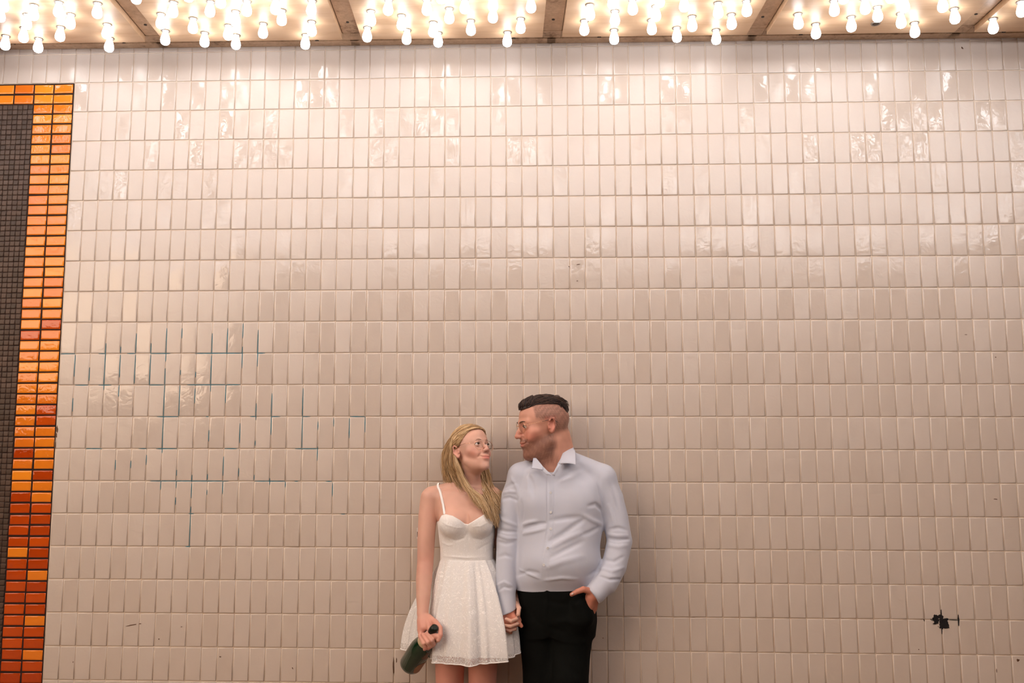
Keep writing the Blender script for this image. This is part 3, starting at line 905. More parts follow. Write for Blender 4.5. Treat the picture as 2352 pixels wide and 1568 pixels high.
def nail(parent, p, d, n, s, m):
    """small fingernail disc at p, finger direction d, outward normal n"""
    d = np.asarray(d, float); d /= np.linalg.norm(d); n = np.asarray(n, float); n -= d * (n @ d); n /= np.linalg.norm(n); w = np.cross(d, n)
    v = [p + n * s * 0.16]; K = 10
    for k in range(K):
        a = 2 * math.pi * k / K; v.append(p + d * math.cos(a) * s * 0.75 + w * math.sin(a) * s * 0.5)
    v += [p - n * s * .3]
    f = [(0, 1 + k, 1 + (k + 1) % K) for k in range(K)] + [(K + 1, 1 + (k + 1) % K, 1 + k) for k in range(K)]
    return mesh_from('fingernail', v, f, m, parent, True)

def comb(roots, c, r, dirf, lengths, h0, h1, rad, seg=6, rg=None, wob=.05):
    """hair strands that start at local points roots and run over the ellipsoid (c, r) along dirf(p)"""
    out = []; c, r = np.array(c), np.array(r)
    for p, ln in zip(roots, lengths):
        p = np.array(p, float); pts = []; a = rg.uniform(h0 - .02, h0 + .02); b = rg.uniform(h1[0], h1[1]); w = rg.normal(0, wob, 3)
        for k in range(seg + 1):
            t_ = k / seg
            u = (p - c) / r; u = u / np.linalg.norm(u) * (1 + a + (b - a) * math.sin(t_ * math.pi / 2))
            pts.append(c + u * r)
            d = np.array(dirf(p)) + w; n = u / r; n /= np.linalg.norm(n); d = d - n * (d @ n); d /= np.linalg.norm(d) + 1e-9
            p = c + u * r + d * ln / seg
        out.append((pts, np.interp(np.linspace(0, 1, seg + 1), [0, .25, .7, 1], [rad * .5, rad, rad, rad * .2])))
    return out
# ================================================================== THE MAN
M_SKIN_M = skin_material('man_skin')
M_SHIRT = mat('pale_blue_cotton', (0.55, 0.575, 0.665), 0.75, spec=0.25, sheen=0.2)
t = NT(M_SHIRT); n = t.noise(900, 1, 0.5, vec=t.geom_pos()); t.bump(n.outputs['Fac'], 0.12, 0.0004)
M_TROUSER = mat('black_wool', (0.0045, 0.0050, 0.0045), 0.8, spec=0.08)
M_GOLD = mat('gold_wire', (0.75, 0.50, 0.33), 0.25, metal=1.0)
M_DARKTIP = mat('dark_temple_tip', (0.02, 0.015, 0.012), 0.3)
M_LENS = mat('clear_lens', (1, 1, 1), 0.0, spec=0.5)
M_LENS.node_tree.nodes['Principled BSDF'].inputs['Transmission Weight'].default_value = 1.0
M_LENS.node_tree.nodes['Principled BSDF'].inputs['IOR'].default_value = 1.05
M_NAIL = mat('fingernail', (0.80, 0.52, 0.43), 0.3)
M_BUTTON = mat('white_button', (0.75, 0.74, 0.74), 0.3)

def man_head_frame():
    a, p = math.radians(19), math.radians(-7)
    f = np.array((-math.cos(a) * math.cos(p), -math.sin(a) * math.cos(p), math.sin(p)))
    return frame(f, (-0.03, 0, 1))
HM_C, HM_M, HM_S = W(1247, 977, -0.175), man_head_frame(), 1.0

fx = axis_grid([(0.0 - 0.12, 0.50, 0.0026)])
mx0, mx1 = W(1120, 1200, -.2)[0], W(1465, 1200, -.1)[0]
def zrow(py, Y=-0.2): return W(1260, py, Y)[2]
zh0, zh1 = zrow(1075), zrow(895)
zt0, zt1 = zrow(1465), zrow(1335)
F_m = Field(axis_grid([(mx0, mx1, 0.0026)]), axis_grid([(-0.40, -0.005, 0.0027)]),
            axis_grid([(-0.01, zt0, 0.006), (zt0, zt1, 0.0025), (zt1, zh0, 0.006), (zh0, zh1, 0.0021)]))
# arms, torso, legs under the clothes
SH_R, EL_R, WR_R = W(1198, 1098, -.15), W(1166, 1240, -.165), W(1166, 1400, -.235)
SH_L, EL_L, WR_L = W(1382, 1100, -.15), W(1421, 1246, -.165), W(1367, 1361, -.255)
F_m.chain([(SH_R, .045), (EL_R, .036), (WR_R, .026)], .02)
F_m.chain([(SH_L, .045), (W(1414, 1190, -.16), .038), (W(1423, 1243, -.17), .038), (W(1411, 1300, -.20), .034), (W(1392, 1340, -.235), .030), (WR_L, .027)], .02)
def row(py, xl, xr, y, b, inset=0.0):
    p, q = W(xl, py, y), W(xr, py, y)
    return (p[2], (p[0] + q[0]) / 2, y, (q[0] - p[0]) / 2 - inset, b - inset)
TORSO = [row(1085, 1225, 1345, -.15, .070), row(1110, 1192, 1384, -.15, .096), row(1150, 1186, 1388, -.152, .112), row(1200, 1190, 1386, -.155, .120),
         row(1250, 1190, 1378, -.160, .128), row(1290, 1187, 1379, -.163, .134), row(1325, 1184, 1370, -.160, .130), row(1400, 1195, 1366, -.150, .118), row(1440, 1204, 1362, -.145, .105)]
F_m.loft([(z, cx, cy, a - .014, b - .014) for z, cx, cy, a, b in TORSO], .03)
F_m.cone(SH_R + (0, 0, .012), W(1262, 1072, -.15), .036, .040, .03); F_m.cone(SH_L + (0, 0, .012), W(1300, 1070, -.15), .038, .040, .03)
HIP_R, HIP_L = W(1235, 1420, -.15), W(1316, 1420, -.155)
KN_R, KN_L = np.array((W(1243, 1420, -.15)[0], -.15, .50)), np.array((W(1304, 1420, -.15)[0], -.19, .50))
AN_R, AN_L = np.array((KN_R[0] - .01, -.13, .08)), np.array((KN_L[0] + .03, -.20, .08))
F_m.chain([(HIP_R + (.006, 0, 0), .066), (KN_R, .052), (AN_R, .036)], .03); F_m.chain([(HIP_L, .068), (KN_L, .054), (AN_L, .036)], .03)
# neck
NB, NT_ = W(1276, 1080, -.150), HM_C + HM_M @ np.array((0, -.035, -.060))
F_m.cone(NB, NT_, .062, .056, .03)
F_m.cone(W(1264, 1088, -.180), W(1246, 1045, -.20), .024, .033, .03)
F_m.cone(W(1300, 1072, -.13), HM_C + HM_M @ np.array((.0, -.075, -.045)), .050, .032, .03)
Lm = build_head(F_m, HM_C, HM_M, HM_S, True)
F_m.crease([(1288, 1003), (1283, 1035), (1268, 1075)], .0035, .012)          # neck muscle
F_m.crease([(1228, 1045), (1246, 1056), (1262, 1052)], -.002, .006)
# --- left hand, thumb out of the pocket
P = lambda x, y, Y: W(x, y, Y)
F_m.chain([(WR_L, .0230), (P(1358, 1372, -.258), .0225), (P(1352, 1390, -.250), .0205), (P(1343, 1412, -.245), .016)], .012)
F_m.chain([(P(1366, 1380, -.248), .0150), (P(1365, 1396, -.240), .0120), (P(1358, 1412, -.23), .010)], .008)
F_m.chain([(P(1355, 1357, -.272), .0135), (P(1340, 1353, -.288), .0115), (P(1326, 1358, -.296), .0098), (P(1313, 1365, -.300), .0078)], .008)
F_m.chain([(P(1344, 1408, -.262), .0105), (P(1333, 1428, -.262), .0095)], .008)
F_m.chain([(P(1352, 1412, -.256), .0105), (P(1345, 1434, -.256), .0095)], .008)
# --- right hand, holding hers: back of the hand towards the viewer, fingers down
F_m.chain([(WR_R + (0, 0, .01), .0235), (P(1166, 1412, -.240), .0245), (P(1168, 1424, -.242), .0255)], .014, flat=((0, 1, 0), .72))
F_m.chain([(P(1158, 1418, -.240), .014), (P(1158, 1432, -.246), .012)], .010)
F_m.chain([(P(1177, 1412, -.246), .0115), (P(1184, 1420, -.256), .0100), (P(1191, 1428, -.258), .0088), (P(1197.5, 1437, -.256), .0074)], .006)   # index pointing down
F_m.chain([(P(1172, 1422, -.248), .0105), (P(1180, 1431, -.256), .0092), (P(1188, 1434, -.250), .0080)], .005)                                        # middle
F_m.chain([(P(1165, 1428, -.246), .0100), (P(1172, 1440, -.254), .0088), (P(1183, 1444, -.248), .0078)], .005)                                        # ring
F_m.chain([(P(1158, 1432, -.244), .0090), (P(1163, 1446, -.250), .0080), (P(1173, 1452, -.246), .0068)], .005)                                        # little
F_m.chain([(P(1178, 1404, -.228), .0110), (P(1189, 1416, -.224), .0095), (P(1193, 1424, -.226), .0085)], .006)                                        # thumb behind
def man_skin_color(Q):
    h = head_local(Q, HM_C, HM_M, HM_S)
    base = np.tile(np.array((0.62, 0.31, 0.22)), (len(Q), 1))
    x, y, z = np.abs(h[:, 0]), h[:, 1], h[:, 2]
    inh = (z > -.16) & (z < .14)
    n = fnoise(h, 9, 3)[:, None]
    red = np.exp(-((x - .045) / .03) ** 2 - ((y - .065) / .03) ** 2 - ((z + .035) / .03) ** 2) + .9 * np.exp(-(x / .015) ** 2 - ((y - .11) / .02) ** 2 - ((z + .03) / .015) ** 2)
    red += .8 * ((x > .074) & inh & (np.abs(z + .005) < .04))
    base = base * (1 - .30 * np.clip(red, 0, 1)[:, None] * inh[:, None] * np.array((.15, 1, 1)))
    lips = np.exp(-((x / .024) ** 4)) * np.exp(-((z + .0655) / .010) ** 4) * (y > .088)
    base = base * (1 - lips[:, None]) + np.array((.50, .17, .13)) * lips[:, None]
    st = np.clip((-.036 - z + .25 * (0.05 - y)) / .02, 0, 1) * np.clip((y + .035) / .03, 0, 1) * np.clip((z + .17) / .03, 0, 1)
    st = st + np.exp(-((z + .050) / .006) ** 2) * (y > .085) * .8
    st *= (1 - lips) * (.72 + .5 * fnoise(h, 60, 5))
    st = np.clip(st, 0, 1)[:, None] * .74
    base = base * (1 - st) + np.array((.145, .062, .040)) * st
    # shaved sides of the head
    sv = np.clip((z - .012 - .35 * (y - .02).clip(0) + (0.05 * (y < -.02))) / .018, 0, 1) * np.clip((.052 - y) / .008, 0, 1) * inh
    sv = np.maximum(sv, np.clip((-.035 - y) / .02, 0, 1) * np.clip((z + .030) / .03, 0, 1) * inh)
    sv = np.clip(sv * (.55 + .5 * fnoise(h, 70, 8)) , 0, .95)[:, None] * .75
    base = base * (1 - sv) + np.array((.150, .078, .058)) * sv
    hand = (Q[:, 2] < zrow(1335)) & (Q[:, 2] > .75)
    base[hand] = np.array((0.60, 0.24, 0.165))
    return np.clip(base * (.93 + .14 * n), 0, 1)
Pm, Qm = F_m.mesh()
man = fast_mesh('person', Pm, Qm, M_SKIN_M, None, man_skin_color)
tag(man, 'man in pale blue shirt and black trousers, hand in pocket, smiling down at the woman', 'person')
eye_parts(man, Lm, HM_M, HM_S, HM_M[:, 1] + np.array((0, 0, -.22)), (.05, .03, .02))
M_BROW_M = mat('brow_hair', (.045, .022, .014), .6)
brow_and_lash(man, F_m, Lm, HM_M, HM_S, M_BROW_M, .0058, M_BROW_M)
glasses(man, Lm, HM_M, HM_S, .00075, .0235, .0215, M_GOLD, M_DARKTIP, M_LENS, drop=.005, lab='thin gold wire eyeglasses with dark ear tips')
nail(man, P(1314.5, 1363.5, -.3085), P(1311, 1366, -.30) - P(1322, 1359, -.297), (0, -.8, .5), .009, M_NAIL)
# --- hair: long top swept back from the forehead
M_HAIR_M = hair_material('dark_brown_hair', (.012, .006, .004), (.028, .013, .009), (.085, .040, .024), .5)
Fh = Field(axis_grid([(HM_C[0] - .15, HM_C[0] + .15, .003)]), axis_grid([(HM_C[1] - .13, HM_C[1] + .12, .003)]), axis_grid([(HM_C[2] - .03, HM_C[2] + .15, .003)]))
HC_, HR_ = (0, -.006, .066), (.062, .098, .056)
Fh.ell(Lm(*HC_), HR_, .01, 'u', HM_M)
Fh.ell(Lm(0, -.085, .045), (.046, .022, .048), .02, 'u', HM_M)
ZL = lambda y: np.interp(y, [-.12, -.10, -.087, -.073, -.05, 0, .035, .06, .1], [.0, .012, .028, .054, .074, .080, .080, .073, .066])
GX, GY, GZ = np.meshgrid(Fh.x, Fh.y, Fh.z, indexing='ij')
HL = (np.stack([GX, GY, GZ], -1) - HM_C) @ HM_M
Fh.d = np.maximum(Fh.d, ZL(HL[..., 1]) + .003 - HL[..., 2]).astype(np.float32)
Ph, Qh = Fh.mesh()
hair = fast_mesh('hair', Ph, Qh, M_HAIR_M, man)
hair['label'] = 'dark brown hair swept back over shaved sides'
rg = np.random.default_rng(5)
hl = head_local(Ph, HM_C, HM_M, 1.0)
ok = hl[hl[:, 2] > ZL(hl[:, 1]) + .005]
R_ = ok[rg.integers(0, len(ok), 1500)]
S_ = comb(R_, HC_, HR_, lambda p: (p[0] * 1.5, -1.0, .55 if p[1] > .04 else .1), rg.uniform(.025, .05, len(R_)), -.02, (.0, .07), .0013, rg=rg, wob=.12)
fr = ok[(ok[:, 1] > .05)]; R_ = fr[rg.integers(0, len(fr), 300)]
S_ += comb(R_, HC_, HR_, lambda p: (p[0], -.5, 1.0), rg.uniform(.02, .04, len(R_)), -.02, (.04, .14), .0013, rg=rg, wob=.2)
bk = ok[(ok[:, 1] < -.055)]; R_ = bk[rg.integers(0, len(bk), 380)]
S_ += comb(R_, HC_, HR_, lambda p: (0, -.4, -1.0), rg.uniform(.02, .045, len(R_)), .0, (.03, .18), .0012, rg=rg, wob=.2)
S_ = [([Lm(*p) for p in pts], r) for pts, r in S_]
strand_mesh('hair_strands', S_, M_HAIR_M, hair, 4)['kind'] = 'stuff'

# --- shirt
xs_ = axis_grid([(W(1125, 1200, -.2)[0], mx1 + .005, 0.0028)])
F_s = Field(xs_, axis_grid([(-0.36, -0.004, 0.0028)]), axis_grid([(zrow(1425), zrow(1020), 0.0028)]))
TS = [t_ for t_ in TORSO if t_[0] > zrow(1345)]
F_s.loft([row(1352, 1186, 1362, -.155, .112)] + TS + [row(1072, 1240, 1325, -.15, .062)], .02, 2.4)
F_s.ell(W(1285, 1290, -.20), (.135, .105, .085), .04)                                         # belly
F_s.ell(W(1240, 1150, -.205), (.070, .055, .070), .05); F_s.ell(W(1330, 1150, -.205), (.070, .055, .070), .05)
F_s.cone(W(1196, 1092, -.15), W(1262, 1066, -.15), .050, .044, .03); F_s.cone(W(1384, 1096, -.15), W(1304, 1060, -.15), .052, .046, .03)
F_s.chain([(W(1199, 1096, -.15), .054), (W(1180, 1140, -.158), .049), (W(1171, 1180, -.165), .045), (W(1167, 1240, -.172), .0455), (W(1163, 1300, -.195), .041), (W(1162, 1352, -.215), .0375)], .02)
F_s.chain([(W(1383, 1102, -.15), .056), (W(1402, 1145, -.155), .052), (W(1414, 1190, -.16), .050), (W(1423, 1243, -.17), .0500), (W(1411, 1300, -.20), .0475), (W(1392, 1340, -.235), .044)], .02)
F_s.cone(W(1163, 1348, -.215), W(1168, 1420, -.240), .0345, .0310, .006)                       # right cuff
F_s.cone(W(1394, 1332, -.238), W(1368, 1362, -.258), .0410, .0400, .006)                       # left cuff
def cut(Fd, p0, n, lim, ymax=0.0):
    X, Y, Z = np.meshgrid(Fd.x, Fd.y, Fd.z, indexing='ij'); n = np.array(n, float); n /= np.linalg.norm(n)
    dd = (X - p0[0]) * n[0] + (Y - p0[1]) * n[1] + (Z - p0[2]) * n[2]
    near = ((X - p0[0]) ** 2 + (Y - p0[1]) ** 2 + (Z - p0[2]) ** 2 < lim ** 2) & (Y < ymax) & (X > p0[0] - (9 if ymax == 0 else .031))
    Fd.d = np.where(near & (dd > -.02), np.maximum(Fd.d, dd), Fd.d).astype(np.float32)
cut(F_s, W(1167, 1405, -.237), (.36, .10, -.93), .075)
cut(F_s, W(1361, 1367, -.258), (-.76, -.20, -.63), .060, -.205)
F_s.ell(W(1236, 1102, -.195), (.050, .050, .040), .03); F_s.ell(W(1304, 1100, -.195), (.050, .050, .040), .03)
F_s.ell(W(1306, 1082, -.185), (.045, .050, .036), .02); F_s.ell(W(1232, 1090, -.190), (.036, .048, .030), .02)
# open throat
F_s.cone(W(1262, 1035, -.21), W(1266, 1062, -.250), .030, .020, .008, 's'); F_s.cone(W(1266, 1062, -.250), W(1267, 1088, -.275), .020, .003, .005, 's')
F_s.cone(W(1268, 1030, -.16), W(1275, 1062, -.16), .063, .050, .008, 's')
# folds read off the photograph
for pix, amp, w in [
    ([(1199, 1216), (1218, 1208), (1240, 1203), (1257, 1201)], -.006, .008), ([(1200, 1226), (1225, 1220), (1256, 1213)], .005, .008), ([(1196, 1205), (1215, 1200), (1235, 1196)], .004, .009),
    ([(1196, 1150), (1199, 1180), (1196, 1215)], -.006, .010),
    ([(1262, 1196), (1300, 1190), (1340, 1186)], -.004, .012), ([(1262, 1243), (1290, 1228), (1330, 1200), (1345, 1190)], -.0045, .012), ([(1258, 1262), (1290, 1243), (1340, 1220)], .0045, .012),
    ([(1260, 1282), (1300, 1262), (1345, 1240)], -.0035, .012), ([(1250, 1305), (1290, 1290), (1350, 1275)], .003, .014),
    ([(1385, 1190), (1382, 1170), (1368, 1158), (1350, 1162)], -.006, .009), ([(1384, 1205), (1360, 1195), (1335, 1180)], .0035, .010), ([(1378, 1210), (1355, 1222), (1335, 1230)], -.003, .010),
    ([(1270, 1110), (1310, 1085), (1350, 1070)], -.0025, .012), ([(1285, 1105), (1330, 1090)], .0025, .010), ([(1210, 1085), (1222, 1110), (1228, 1150)], -.003, .012), ([(1222, 1075), (1213, 1100), (1212, 1140)], .0025, .010),
    ([(1186, 1320), (1215, 1312), (1240, 1316)], -.004, .008), ([(1190, 1306), (1220, 1320), (1240, 1329)], .003, .006), ([(1250, 1333), (1290, 1327), (1330, 1330)], .003, .008), ([(1350, 1322), (1372, 1310), (1378, 1290)], -.004, .010),
    # right sleeve (left in the picture)
    ([(1158, 1120), (1172, 1112), (1186, 1110)], -.0045, .007), ([(1153, 1133), (1170, 1128), (1190, 1130)], .004, .007), ([(1152, 1146), (1170, 1142), (1190, 1150)], -.004, .007), ([(1172, 1095), (1188, 1120), (1192, 1145)], .003, .008),
    ([(1143, 1215), (1163, 1220), (1190, 1222)], -.0055, .007), ([(1142, 1228), (1165, 1236), (1188, 1236)], .004, .007), ([(1142, 1243), (1162, 1249), (1185, 1244)], -.003, .007), ([(1148, 1190), (1168, 1200), (1190, 1208)], .003, .008),
    ([(1138, 1280), (1160, 1274), (1182, 1282)], -.0025, .009), ([(1140, 1345), (1158, 1336), (1178, 1346)], .004, .006), ([(1141, 1357), (1158, 1348), (1175, 1352)], -.0055, .005),
    # left sleeve
    ([(1395, 1236), (1418, 1240), (1450, 1238)], -.0060, .006), ([(1394, 1226), (1415, 1230), (1448, 1230)], .0035, .007), ([(1396, 1217), (1420, 1212), (1444, 1218)], -.003, .008), ([(1393, 1250), (1420, 1256), (1446, 1252)], .0035, .009),
    ([(1388, 1285), (1410, 1290), (1438, 1275)], -.003, .008), ([(1380, 1305), (1405, 1312), (1436, 1302)], .0035, .008), ([(1375, 1322), (1400, 1331), (1430, 1330)], -.0055, .006), ([(1400, 1100), (1415, 1140), (1425, 1180)], -.0025, .012),
    ([(1372, 1090), (1378, 1130), (1386, 1170)], -.0035, .009), ([(1398, 1160), (1408, 1190), (1412, 1215)], .003, .009),
    # placket: two stitched edges
    ([(1257, 1095), (1257.5, 1150), (1257, 1215), (1250, 1260), (1244, 1300), (1241, 1330)], -.0022, .0035), ([(1273, 1095), (1273, 1150), (1272, 1215), (1266, 1260), (1260, 1300), (1256, 1334)], -.0014, .0030)]:
    F_s.crease(pix, amp * 1.9, w * .78)
nz = None
Ps, Qs = F_s.mesh()
# fine crumple
Ps = Ps + 0
shirt = fast_mesh('shirt', Ps, Qs, M_SHIRT, man)
shirt['label'] = 'pale blue long-sleeved dress shirt, open at the neck'
def patch(corners, bulge, th=0.0022, n=8, edge=None):
    """thin curved cloth patch between four corners (given in order round the edge)"""
    a, b, c, d = [np.asarray(q, float) for q in corners]; nrm = np.cross(b - a, d - a); nrm /= np.linalg.norm(nrm)
    if nrm[1] > 0: nrm = -nrm
    V = []
    for side in (0, 1):
        for i in range(n + 1):
            for j in range(n + 1):
                u, v = i / n, j / n
                p = (a * (1 - u) + b * u) * (1 - v) + (d * (1 - u) + c * u) * v
                p = p + nrm * bulge * 4 * (u * (1 - u) + v * (1 - v)) * .5
                V.append(p - nrm * th * side)
    N = (n + 1) ** 2; Fc = []
    for i in range(n):
        for j in range(n):
            q = i * (n + 1) + j; Fc.append((q, q + 1, q + n + 2, q + n + 1)); Fc.append((q + N, q + n + 1 + N, q + n + 2 + N, q + 1 + N))
    for i in range(n):
        for q, r in ((i * (n + 1), (i + 1) * (n + 1)), (i, i + 1), (i * (n + 1) + n, (i + 1) * (n + 1) + n), (n * (n + 1) + i, n * (n + 1) + i + 1)):
            Fc.append((q, r, r + N, q + N))
    return V, Fc
col = []
# leaf on the right of the picture: from the nape round to the V
col.append(patch([W(1301, 1022, -.145), W(1283, 1064, -.262), W(1322, 1066, -.272), W(1321, 1034, -.170)], .008))
col.append(patch([W(1301, 1022, -.145), W(1283, 1064, -.262), W(1281, 1066, -.255), W(1303, 1024, -.120)], .004))
col.append(patch([W(1299, 1008, -.120), W(1301, 1024, -.145), W(1321, 1036, -.170), W(1309, 1011, -.125)], .004))
col.append(patch([W(1283, 1062, -.262), W(1268, 1091, -.276), W(1274, 1093, -.272), W(1292, 1066, -.262)], .003))
# leaf on the left of the picture
col.append(patch([W(1226, 1045, -.215), W(1248, 1072, -.266), W(1248, 1079, -.270), W(1221, 1075, -.268)], .004))
col.append(patch([W(1242, 1066, -.255), W(1267, 1091, -.277), W(1256, 1090, -.274), W(1238, 1074, -.262)], .003))
# stand behind the nape
col.append(patch([W(1299, 1007, -.115), W(1308, 1012, -.100), W(1310, 1030, -.08), W(1300, 1028, -.10)], .003))
v, f = join_vf(col)
o = mesh_from('collar', v, f, M_SHIRT, shirt, True)
for px, py in [(1264.5, 1131), (1265, 1176), (1265, 1214), (1258, 1258), (1249, 1297)]:
    p = F_s.front(px, py)
    if p is None: continue
    v, f = lathe_vf([(.0008, .0), (.0042, .0), (.0052, .0012), (.0050, .0022), (.0036, .0016), (.0010, .0016)], 14)
    T = frame((0, -1, 0)); vv = np.array(v) @ np.stack([T[:, 0], T[:, 2], T[:, 1]], 1).T + p
    mesh_from('button', vv, f, M_BUTTON, shirt, True)

# --- trousers
F_t = Field(axis_grid([(W(1150, 1400, -.2)[0], W(1400, 1400, -.2)[0], .0035)]), axis_grid([(-.36, -.004, .0035)]), axis_grid([(.02, zrow(1310), .0045)]))
F_t.loft([row(1328, 1190, 1362, -.155, .112), row(1345, 1188, 1364, -.155, .116), row(1380, 1190, 1368, -.152, .118), row(1420, 1195, 1368, -.150, .116), row(1455, 1200, 1365, -.148, .100)], .02, 2.4)
F_t.chain([(W(1240, 1425, -.15), .086), (KN_R + (0, 0, .28), .074), (KN_R, .066), (AN_R, .058)], .03)
F_t.chain([(W(1312, 1425, -.165), .092), (W(1307, 1500, -.175), .082), (KN_L + (0, -.01, .25), .078), (KN_L, .068), (AN_L + (0, 0, -.03), .060)], .03)
F_t.ell(W(1336, 1412, -.230), (.048, .058, .062), .03)                                         # hand inside the pocket
F_t.cone(W(1331, 1388, -.262), W(1342, 1418, -.255), .0300, .0340, .012)
F_t.cone(W(1366, 1366, -.300), W(1380, 1400, -.290), .016, .016, .006, 's')
for pix, amp, w in [([(1338, 1364), (1350, 1370), (1360, 1384), (1367, 1402)], .0045, .006), ([(1260, 1440), (1275, 1446), (1300, 1452)], -.004, .010), ([(1262, 1460), (1264, 1500), (1266, 1565)], -.007, .012),
                    ([(1240, 1372), (1280, 1385), (1320, 1390)], -.003, .010), ([(1256, 1340), (1257, 1380), (1254, 1420)], .003, .006), ([(1270, 1430), (1300, 1425), (1340, 1440)], .0035, .012), ([(1210, 1400), (1235, 1430), (1255, 1440)], -.003, .012),
                    ([(1290, 1500), (1300, 1530), (1340, 1560)], -.003, .014)]:
    F_t.crease(pix, amp, w)
Pt, Qt = F_t.mesh()
trousers = fast_mesh('trousers', Pt, Qt, M_TROUSER, man); trousers['label'] = 'black trousers'
# shoes
M_SHOE = mat('black_leather', (.01, .009, .008), .35)
for A in (AN_R, AN_L):
    Fq = Field(axis_grid([(A[0] - .08, A[0] + .08, .005)]), axis_grid([(A[1] - .26, A[1] + .11, .005)]), axis_grid([(-.004, .14, .005)]))
    Fq.cone((A[0], A[1] + .03, .045), (A[0], A[1] - .13, .035), .040, .036, .02); Fq.cone((A[0], A[1] - .13, .035), (A[0], A[1] - .18, .028), .036, .026, .02)
    Fq.cone((A[0], A[1], .05), (A[0], A[1] + .01, .10), .042, .040, .02); Fq.ell((A[0], A[1] - .07, -.030), (.2, .4, .032), .004, 's')
    Pq, Qq = Fq.mesh(); Pq[:, 2] -= Pq[:, 2].min(); fast_mesh('shoe', Pq, Qq, M_SHOE, man)
del F_t
# ================================================================== THE WOMAN
M_SKIN_W = skin_material('woman_skin')
M_ROSE = mat('rose_gold_wire', (0.78, 0.48, 0.36), 0.25, metal=1.0)
HW_S = 0.855
def _wf():
    a, p = math.radians(42), math.radians(21)
    return frame((math.cos(a) * math.cos(p), -math.sin(a) * math.cos(p), math.sin(p)), (0.10, 0, 1))
HW_C, HW_M = W(1081, 1037, -.165), _wf()
wx0, wx1 = W(945, 1200, -.2)[0], W(1215, 1200, -.1)[0]
F_w = Field(axis_grid([(wx0, wx1, .0025)]), axis_grid([(-.37, -.012, .0026)]),
            axis_grid([(-.01, zrow(1515), .006), (zrow(1515), zrow(1370), .0024), (zrow(1370), zrow(1220), .005), (zrow(1220), zrow(1095), .0035), (zrow(1095), zrow(975), .0020)]))
def wrow(py, xl, xr, y, b, ins=0.0): return row(py, xl, xr, y, b, ins)
WT = [wrow(1118, 1045, 1115, -.130, .050), wrow(1135, 1000, 1130, -.132, .060), wrow(1160, 1001, 1133, -.135, .075), wrow(1190, 1006, 1136, -.138, .085), wrow(1225, 1010, 1134, -.138, .080),
      wrow(1260, 1014, 1130, -.138, .074), wrow(1283, 1014, 1131, -.138, .074), wrow(1330, 1008, 1137, -.140, .080), wrow(1390, 1006, 1140, -.145, .088), wrow(1440, 1008, 1140, -.145, .085)]
F_w.loft(WT, .025, 2.3)
F_w.ell(W(1040, 1200, -.205), (.052, .040, .048), .03); F_w.ell(W(1102, 1197, -.205), (.050, .040, .048), .03)     # bust
WN = HW_C + HW_M @ (np.array((0, -.030, -.060)) * HW_S)
F_w.cone(W(1079, 1118, -.130), WN, .036, .034, .03)
F_w.cone(W(1088, 1105, -.150), W(1093, 1068, -.185), .022, .026, .02)
F_w.cone(W(1072, 1112, -.125), W(995, 1134, -.130), .027, .030, .03); F_w.cone(W(1085, 1112, -.125), W(1130, 1134, -.122), .027, .029, .03)
W_SR, W_ER, W_WR = W(988, 1143, -.130), W(977, 1290, -.150), W(971, 1408, -.228)
F_w.chain([(W_SR, .0390), (W(982, 1185, -.134), .0365), (W(979, 1235, -.140), .0350), (W_ER, .0325), (W(974, 1330, -.175), .0320), (W(972, 1372, -.205), .0270), (W_WR, .0215)], .018)
W_SL, W_EL, W_WL = W(1131, 1143, -.118), W(1160, 1285, -.075), W(1185, 1378, -.170)
F_w.chain([(W_SL, .0370), (W(1145, 1210, -.095), .0330), (W_EL, .0290), (W(1176, 1335, -.125), .0280), (W_WL, .0200)], .018)
# collar bones
F_w.cone(W(1076, 1133, -.188), W(1020, 1128, -.165), .0050, .0055, .012); F_w.cone(W(1094, 1133, -.186), W(1125, 1132, -.160), .0050, .0050, .012)
F_w.crease([(1072, 1208), (1073, 1195), (1072, 1178)], -.010, .007)
# legs
for hx, hy, kx in ((1033, -.150, 1036), (1109, -.150, 1106)):
    H_ = W(hx, 1440, hy); K_ = np.array((W(kx, 1440, hy)[0], -.165, .46)); A_ = np.array((K_[0], -.12, .09))
    F_w.chain([(H_, .076), (W(hx, 1520, hy), .058), (K_, .043), (A_ + (0, 0, .20), .040), (A_, .026)], .02)
    F_w.chain([(A_ + (0, .02, -.035), .026), (A_ + (0, -.11, -.055), .024), (A_ + (0, -.15, -.065), .016)], .02)
Lw = build_head(F_w, HW_C, HW_M, HW_S, False)
# --- right hand closed round the bottle neck
BT, BB = W(999, 1440, -.318), W(937, 1534, -.126)          # bottle mouth, base centre
P = lambda x, y, Y: W(x, y, Y)
F_w.chain([(W_WR, .0190), (P(970, 1426, -.250), .0185), (P(972, 1442, -.268), .0170)], .010)
F_w.chain([(P(978, 1418, -.245), .0140), (P(985, 1438, -.275), .0125), (P(990, 1452, -.296), .0105)], .008)
F_w.chain([(P(966, 1424, -.243), .0130), (P(965, 1446, -.266), .0115), (P(967, 1458, -.282), .0098)], .008)
for a_, b_, c_, d_, r_ in (((990, 1453, -.298), (1002, 1461, -.318), (1005, 1469, -.302), (1001, 1473, -.280), .0098), ((981, 1456, -.300), (992, 1470, -.322), (996, 1479, -.308), (991, 1484, -.286), .0097),
                           ((972, 1458, -.296), (983, 1475, -.320), (988, 1484, -.308), (983, 1489, -.288), .0094), ((965, 1460, -.288), (973, 1477, -.312), (978, 1487, -.304), (975, 1491, -.288), .0084)):
    F_w.chain([(P(*a_), r_ * 1.05), (P(*b_), r_), (P(*c_), r_ * .88), (P(*d_), r_ * .75)], .003)
